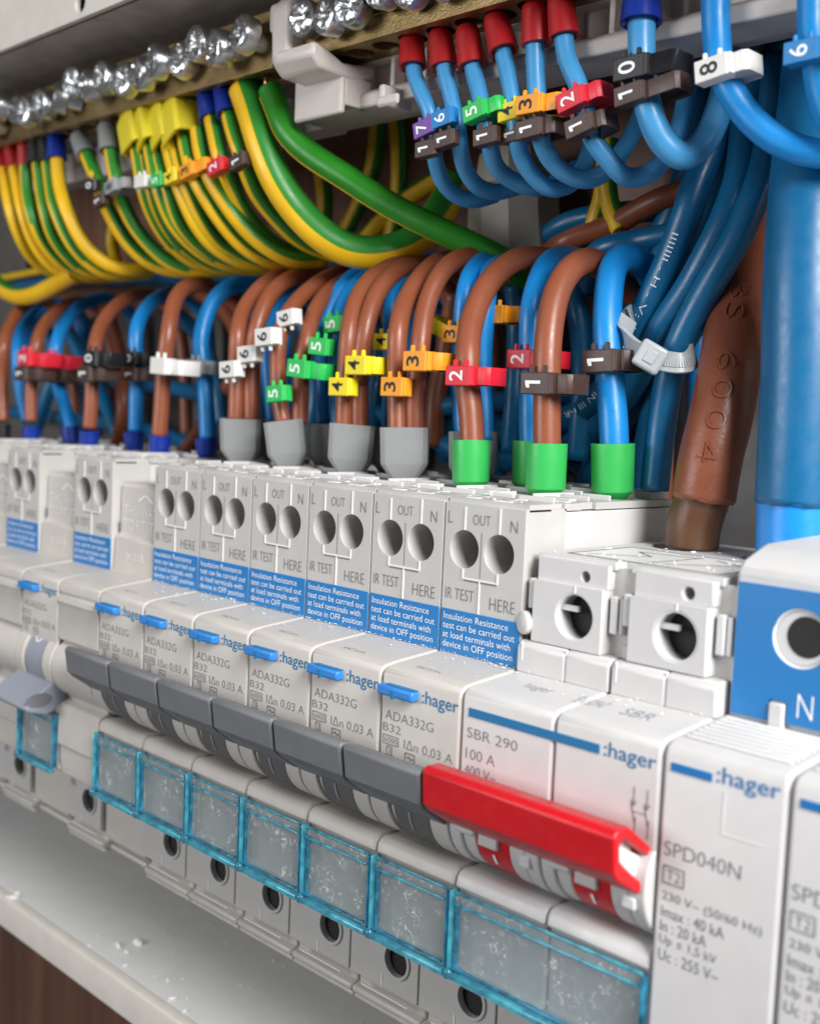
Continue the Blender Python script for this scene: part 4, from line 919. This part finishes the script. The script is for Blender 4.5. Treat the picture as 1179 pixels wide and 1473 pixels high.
# ------------------------------------------------------------------ cable markers
_mk = {}
def marker(px, py, Y, col, s, label, k=1., yaw=0, tilt=0, band=True, group='numbered clip-on cable markers', down=False, digit='wink', bl=.62):
    root = thing('cable_marker', label, 'cable marker', P(px, py, Y-.42), group)
    key = (band, down, bl)
    if key not in _mk:
        bw, bh, bd = .31, .19, .3
        blk = box(-bw, bw, 0, bd, -bh, bh); sg = -1 if down else 1
        peg = lathe([(.045, bh*sg-.02), (.045, bh*sg+.1*sg), (.03, bh*sg+.12*sg)], 10)
        x0, x1, y0, y1, t = -.1, bl, .12, .75, .05
        bd_ = plate([(x0, y0), (x1-.08, y0), (x1, y0+.08), (x1, y1-.1), (x1-.1, y1), (x0+.1, y1), (x0, y1-.1)], [[(x0+t, y0+t), (x1-t, y0+t), (x1-t, y1-t), (x0+t, y1-t)]], -.17, .17, 'XY')
        cheek = box(bw-.02, bw+.06, .02, .2, -bh+.01, bh-.01)
        _mk[key] = (blk, peg, bd_, cheek)
    blk, peg, bd_, cheek = _mk[key]
    mm = M['c_'+col]
    def lk(nm, me, bev):
        o = bpy.data.objects.new(nm, me.copy()); o.data.materials.clear(); o.data.materials.append(mm); COL.objects.link(o); o.parent = root
        if bev:
            b = o.modifiers.new('bevel', 'BEVEL'); b.width = bev; b.segments = 2; b.limit_method = 'ANGLE'; b.angle_limit = rad(40)
        return o
    lk('block', blk, .02)
    for x in (-.14, .14): lk('peg', peg, 0).location = (x, .1, 0)
    if band: lk('strap', bd_, .012)
    lk('cheek', cheek, .02)
    if s: text(s, root, (-.03, -.006, 0), .2 if s != '1' else .15, .34 if s != '1' else .33, M[digit], rot=rad(90), offset=.012, name='digit')
    root.scale = (k, k, k); root.rotation_euler = (0, rad(-tilt), rad(yaw))
    return root
W_, K_ = 'wink', 'kink'
MK = [
 (657, 540, 3.42, 'red', '2', 'red marker 2 on the thick brown cable in front', 1.0, 0, 0, 1, W_, 0.67),
 (745, 516, 4.44, 'red', '2', 'red marker 2 half hidden behind the thick brown cable', .95, 0, 0, 1, W_, 0.82),
 (768, 551, 3.49, 'brown', '1', 'dark brown marker 1 on the rightmost thick brown cable', 1.05, 0, 0, 1, W_, 0.67),
 (858, 519, 4.44, 'brown', '1', 'dark brown marker 1 on the bright blue cable beside the nylon tie', 1.1, 0, 3, 1, W_, 0.52),
 (562, 556, 3.4, 'orange', '3', 'lower orange marker 3 on the paired brown cables', 1.0, 0, 0, 0, K_, .62),
 (595, 519, 3.4, 'orange', '3', 'middle orange marker 3 with its strap showing', 1.02, 0, 0, 1, K_, 0.57),
 (648, 480, 4.44, 'orange', '3', 'small orange marker 3 tucked behind the paired brown cables', .9, 0, 0, 0, K_, .62),
 (706, 452, 4.9, 'orange', '', 'orange marker whose strap alone shows right of the thick brown cable', .95, 0, 0, 1, K_, .72),
 (486, 556, 3.4, 'yellow', '4', 'lowest yellow marker 4 above its grey hood', 1.0, 0, 0, 0, K_, .62),
 (510, 525, 3.4, 'yellow', '4', 'yellow marker 4 with its strap showing', 1.02, 0, 0, 1, K_, 0.52),
 (549, 491, 4.3, 'yellow', '4', 'upper yellow marker 4 behind the second brown pair', .9, 0, 0, 0, K_, .62),
 (605, 462, 5.4, 'yellow', '4', 'yellow marker glimpsed between the orange marked cables', .95, 0, -20, 1, K_, .8),
 (394, 566, 3.3, 'green', '5', 'lowest green marker 5 on the paired brown cables', .95, 0, 5, 0, W_, .62),
 (425, 530, 3.4, 'green', '5', 'green marker 5 with its strap showing', 1.02, 0, -5, 1, W_, .75),
 (456, 498, 3.7, 'green', '5', 'third green marker 5 from the bottom', .98, 0, -5, 0, W_, .62),
 (476, 466, 4.5, 'green', '5', 'topmost green marker 5 on the blue cable', .95, 0, 5, 0, W_, .62),
 (326, 531, 3.3, 'white', '6', 'lowest white marker 6 above its grey hood', 1.0, 0, 4, 0, K_, .62),
 (352, 509, 3.4, 'white', '6', 'second white marker 6 from the bottom', 1.0, 0, 4, 0, K_, .62),
 (378, 484, 3.25, 'white', '6', 'third white marker 6 from the bottom', 1.02, 0, 4, 0, K_, .62),
 (409, 457, 3.8, 'white', '6', 'topmost white marker 6, cut by a brown cable', .95, 0, 8, 0, K_, .62),
 (226, 526, 3.42, 'white', '', 'pale unnumbered marker strap on the brown cable', 1.1, 0, -3, 1, K_, 0.77),
 (276, 527, 4.44, 'grey', '7', 'grey marker 7 on the blue cable beside the white markers', .98, 0, -2, 1, K_, 0.72),
 (128, 515, 3.42, 'black', '0', 'nearer black marker 0 on the brown cable', 1.08, 0, -2, 1, W_, 0.67),
 (119, 537, 3.42, 'brown', '1', 'brown marker 1 below the nearer black marker', 1.1, 0, 0, 1, W_, 0.67),
 (185, 515, 4.44, 'black', '0', 'black marker 0 on the blue cable beside the pale strap', .95, 0, 0, 1, W_, 0.67),
 (185, 538, 4.44, 'brown', '1', 'brown marker 1 below the black marker by the pale strap', .95, 0, 0, 1, W_, 0.67),
 (33, 515, 3.42, 'red', '2', 'leftmost red marker 2, out of focus', 1.15, 0, -3, 1, W_, .8),
 (70, 519, 4.44, 'red', '2', 'second red marker 2 from the left edge, out of focus', 1.15, 0, -3, 1, W_, 0.67),
 (28, 537, 3.42, 'brown', '1', 'brown marker 1 below the leftmost red marker', 1.1, 0, 0, 1, W_, .8),
 (66, 540, 4.44, 'brown', '1', 'brown marker 1 below the second red marker', 1.1, 0, 0, 1, W_, 0.67),
 # neutral bar
 (607, 183, 3.2, 'purple', '7', 'purple marker 7 on the leftmost light blue wire', .95, 0, 12, 0, W_, .62),
 (609, 213, 3.2, 'brown', '1', 'brown marker 1 below the purple marker', .92, 0, 2, 0, W_, .62),
 (633, 169, 3.2, 'blue', '6', 'small blue marker 6 on the second light blue wire', .95, 0, 8, 0, W_, .62),
 (636, 199, 3.2, 'brown', '1', 'brown marker 1 below the small blue marker', .9, 0, 6, 0, W_, .62),
 (679, 159, 3.2, 'green', '5', 'green marker 5 under the neutral bar, strap pointing up right', .95, 0, 12, 1, W_, 0.67),
 (694, 195, 3.3, 'brown', '1', 'brown marker 1 below the green marker on the neutral wires', .95, 0, 4, 0, W_, .62),
 (730, 159, 3.4, 'yellow', '4', 'yellow marker 4 under the neutral bar', .95, 0, 6, 0, K_, .62),
 (733, 192, 3.5, 'brown', '1', 'brown marker 1 below the yellow marker on the neutral wires', .85, 0, 4, 0, W_, .62),
 (757, 149, 3.2, 'orange', '3', 'orange marker 3 under the neutral bar', 1.02, 0, 0, 1, K_, 0.72),
 (757, 184, 3.2, 'brown', '1', 'brown marker 1 below the orange marker on the neutral wires', .98, 0, 4, 1, W_, .6),
 (817, 142, 3.2, 'red', '2', 'red marker 2 under the neutral bar with its strap raised', 1.0, 0, 14, 1, W_, 0.67),
 (829, 180, 3.2, 'brown', '1', 'brown marker 1 below the red marker on the neutral wires', .98, 0, 14, 1, W_, 0.57),
 (903, 96, 3.2, 'black', '0', 'large black marker 0 on the thicker light blue wire', 1.15, 0, 2, 1, W_, 0.82),
 (901, 134, 3.2, 'brown', '1', 'brown marker 1 below the large black marker', .98, 0, 8, 1, W_, 1.07),
 (1021, 97, 3.2, 'white', '8', 'off white marker 8 on the blue wire at the upper right', 1.06, 0, 8, 1, K_, 0.62),
 (1150, 72, 3.2, 'blue', '6', 'blue marker 6 at the upper right edge', 1.0, 0, 2, 1, W_, 0.57),
 # earth wires
 (128, 266, 3.2, 'black', '0', 'black marker 0 on the grey sleeved earth wire', .95, 0, 0, 0, W_, .62),
 (140, 288, 3.2, 'brown', '1', 'dim brown marker below the black one on the earth wires', .9, 0, 10, 0, W_, .62),
 (157, 268, 3.2, 'grey', '8', 'grey marker 8 with its strap across the earth wires', .95, 0, 10, 1, K_, 0.67),
 (200, 260, 3.2, 'white', '', 'small white marker on the earth wires', .95, 0, 0, 0, K_, .62),
 (223, 259, 3.2, 'green', '5', 'green marker on the earth wires', .9, 0, 0, 0, W_, .62),
 (243, 254, 3.2, 'yellow', '4', 'yellow marker 4 on the earth wires', .9, 0, 8, 0, K_, .62),
 (266, 245, 3.2, 'orange', '3', 'orange marker 3 on the earth wires', 1.0, 0, 12, 1, K_, .8),
 (307, 239, 3.2, 'red', '2', 'red marker 2 on the earth wires', 1.0, 0, 12, 0, W_, .62),
 (339, 231, 3.2, 'brown', '1', 'dark marker 1 on the rightmost thin earth wire', .95, 0, 12, 0, W_, .62),
]
for (px, py, Y, c, s, lb, k, yaw, tilt, bd, dg, bl) in MK:
    marker(px, py, Y, c, s, lb, k*(.84 if Y < 3.6 and py < 300 else .98), yaw, tilt, bool(bd), digit=dg, bl=bl, down=(c == 'white' and s == '6'))
# ------------------------------------------------------------------ swarf and dust
def flakes(name, label, spots):
    bm = bmesh.new(); rnd = random.Random(5)
    for (x, y, z, s) in spots:
        m = Matrix.Translation((x, y, z)) @ Matrix.Rotation(rnd.uniform(0, 6.3), 4, 'Z') @ Matrix.Rotation(rnd.uniform(-.3, .3), 4, 'X') @ Matrix.Diagonal((s*rnd.uniform(.8, 2.2), s*rnd.uniform(.5, 1.), s*.5, 1))
        bmesh.ops.create_icosphere(bm, subdivisions=1, radius=.5, matrix=m)
    o = link(name, bm2me(bm), M['dust'], None); tag(o, label, name.replace('_', ' '), kind='stuff')
sp = []
for _ in range(420):
    x = random.uniform(-11, 5.2); y = min(1.28, abs(random.gauss(1.28, .3))); y = max(.25, 2.56-y if y > 1.28 else y)
    sp.append((x, y, .03+.085*y+.004, random.choice((.012, .015, .02, .035))))
for _ in range(60): sp.append((random.uniform(.3, 3.3), random.uniform(1.6, 5), 2.03, random.choice((.02, .03, .06))))
for _ in range(70): sp.append((random.uniform(-10, -.2), random.uniform(1.5, 2.6), 2.745, random.choice((.02, .03, .05))))
flakes('plastic_dust', 'fine white plastic crumbs on the ledges of the breakers', sp)
sp = []
for px, py, s in [(18, 1292, .22), (25, 1286, .2), (170, 1360, .2), (198, 1356, .28), (182, 1370, .12), (180, 1390, .1), (241, 1411, .1), (248, 1437, .12), (266, 1455, .1), (128, 1362, .06), (280, 1402, .05)]:
    k = _d+(px-589.5)/F*_r-(py-736.5)/F*_u; q = CAM+k*((-9.29-CAM.z)/k.z); sp.append((q.x, q.y, -9.27, s))
for _ in range(60): sp.append((random.uniform(-14, -3), random.uniform(1.4, 4.5), -9.285, random.choice((.03, .05))))
flakes('plastic_shavings', 'white plastic shavings scattered on the enclosure base', sp)
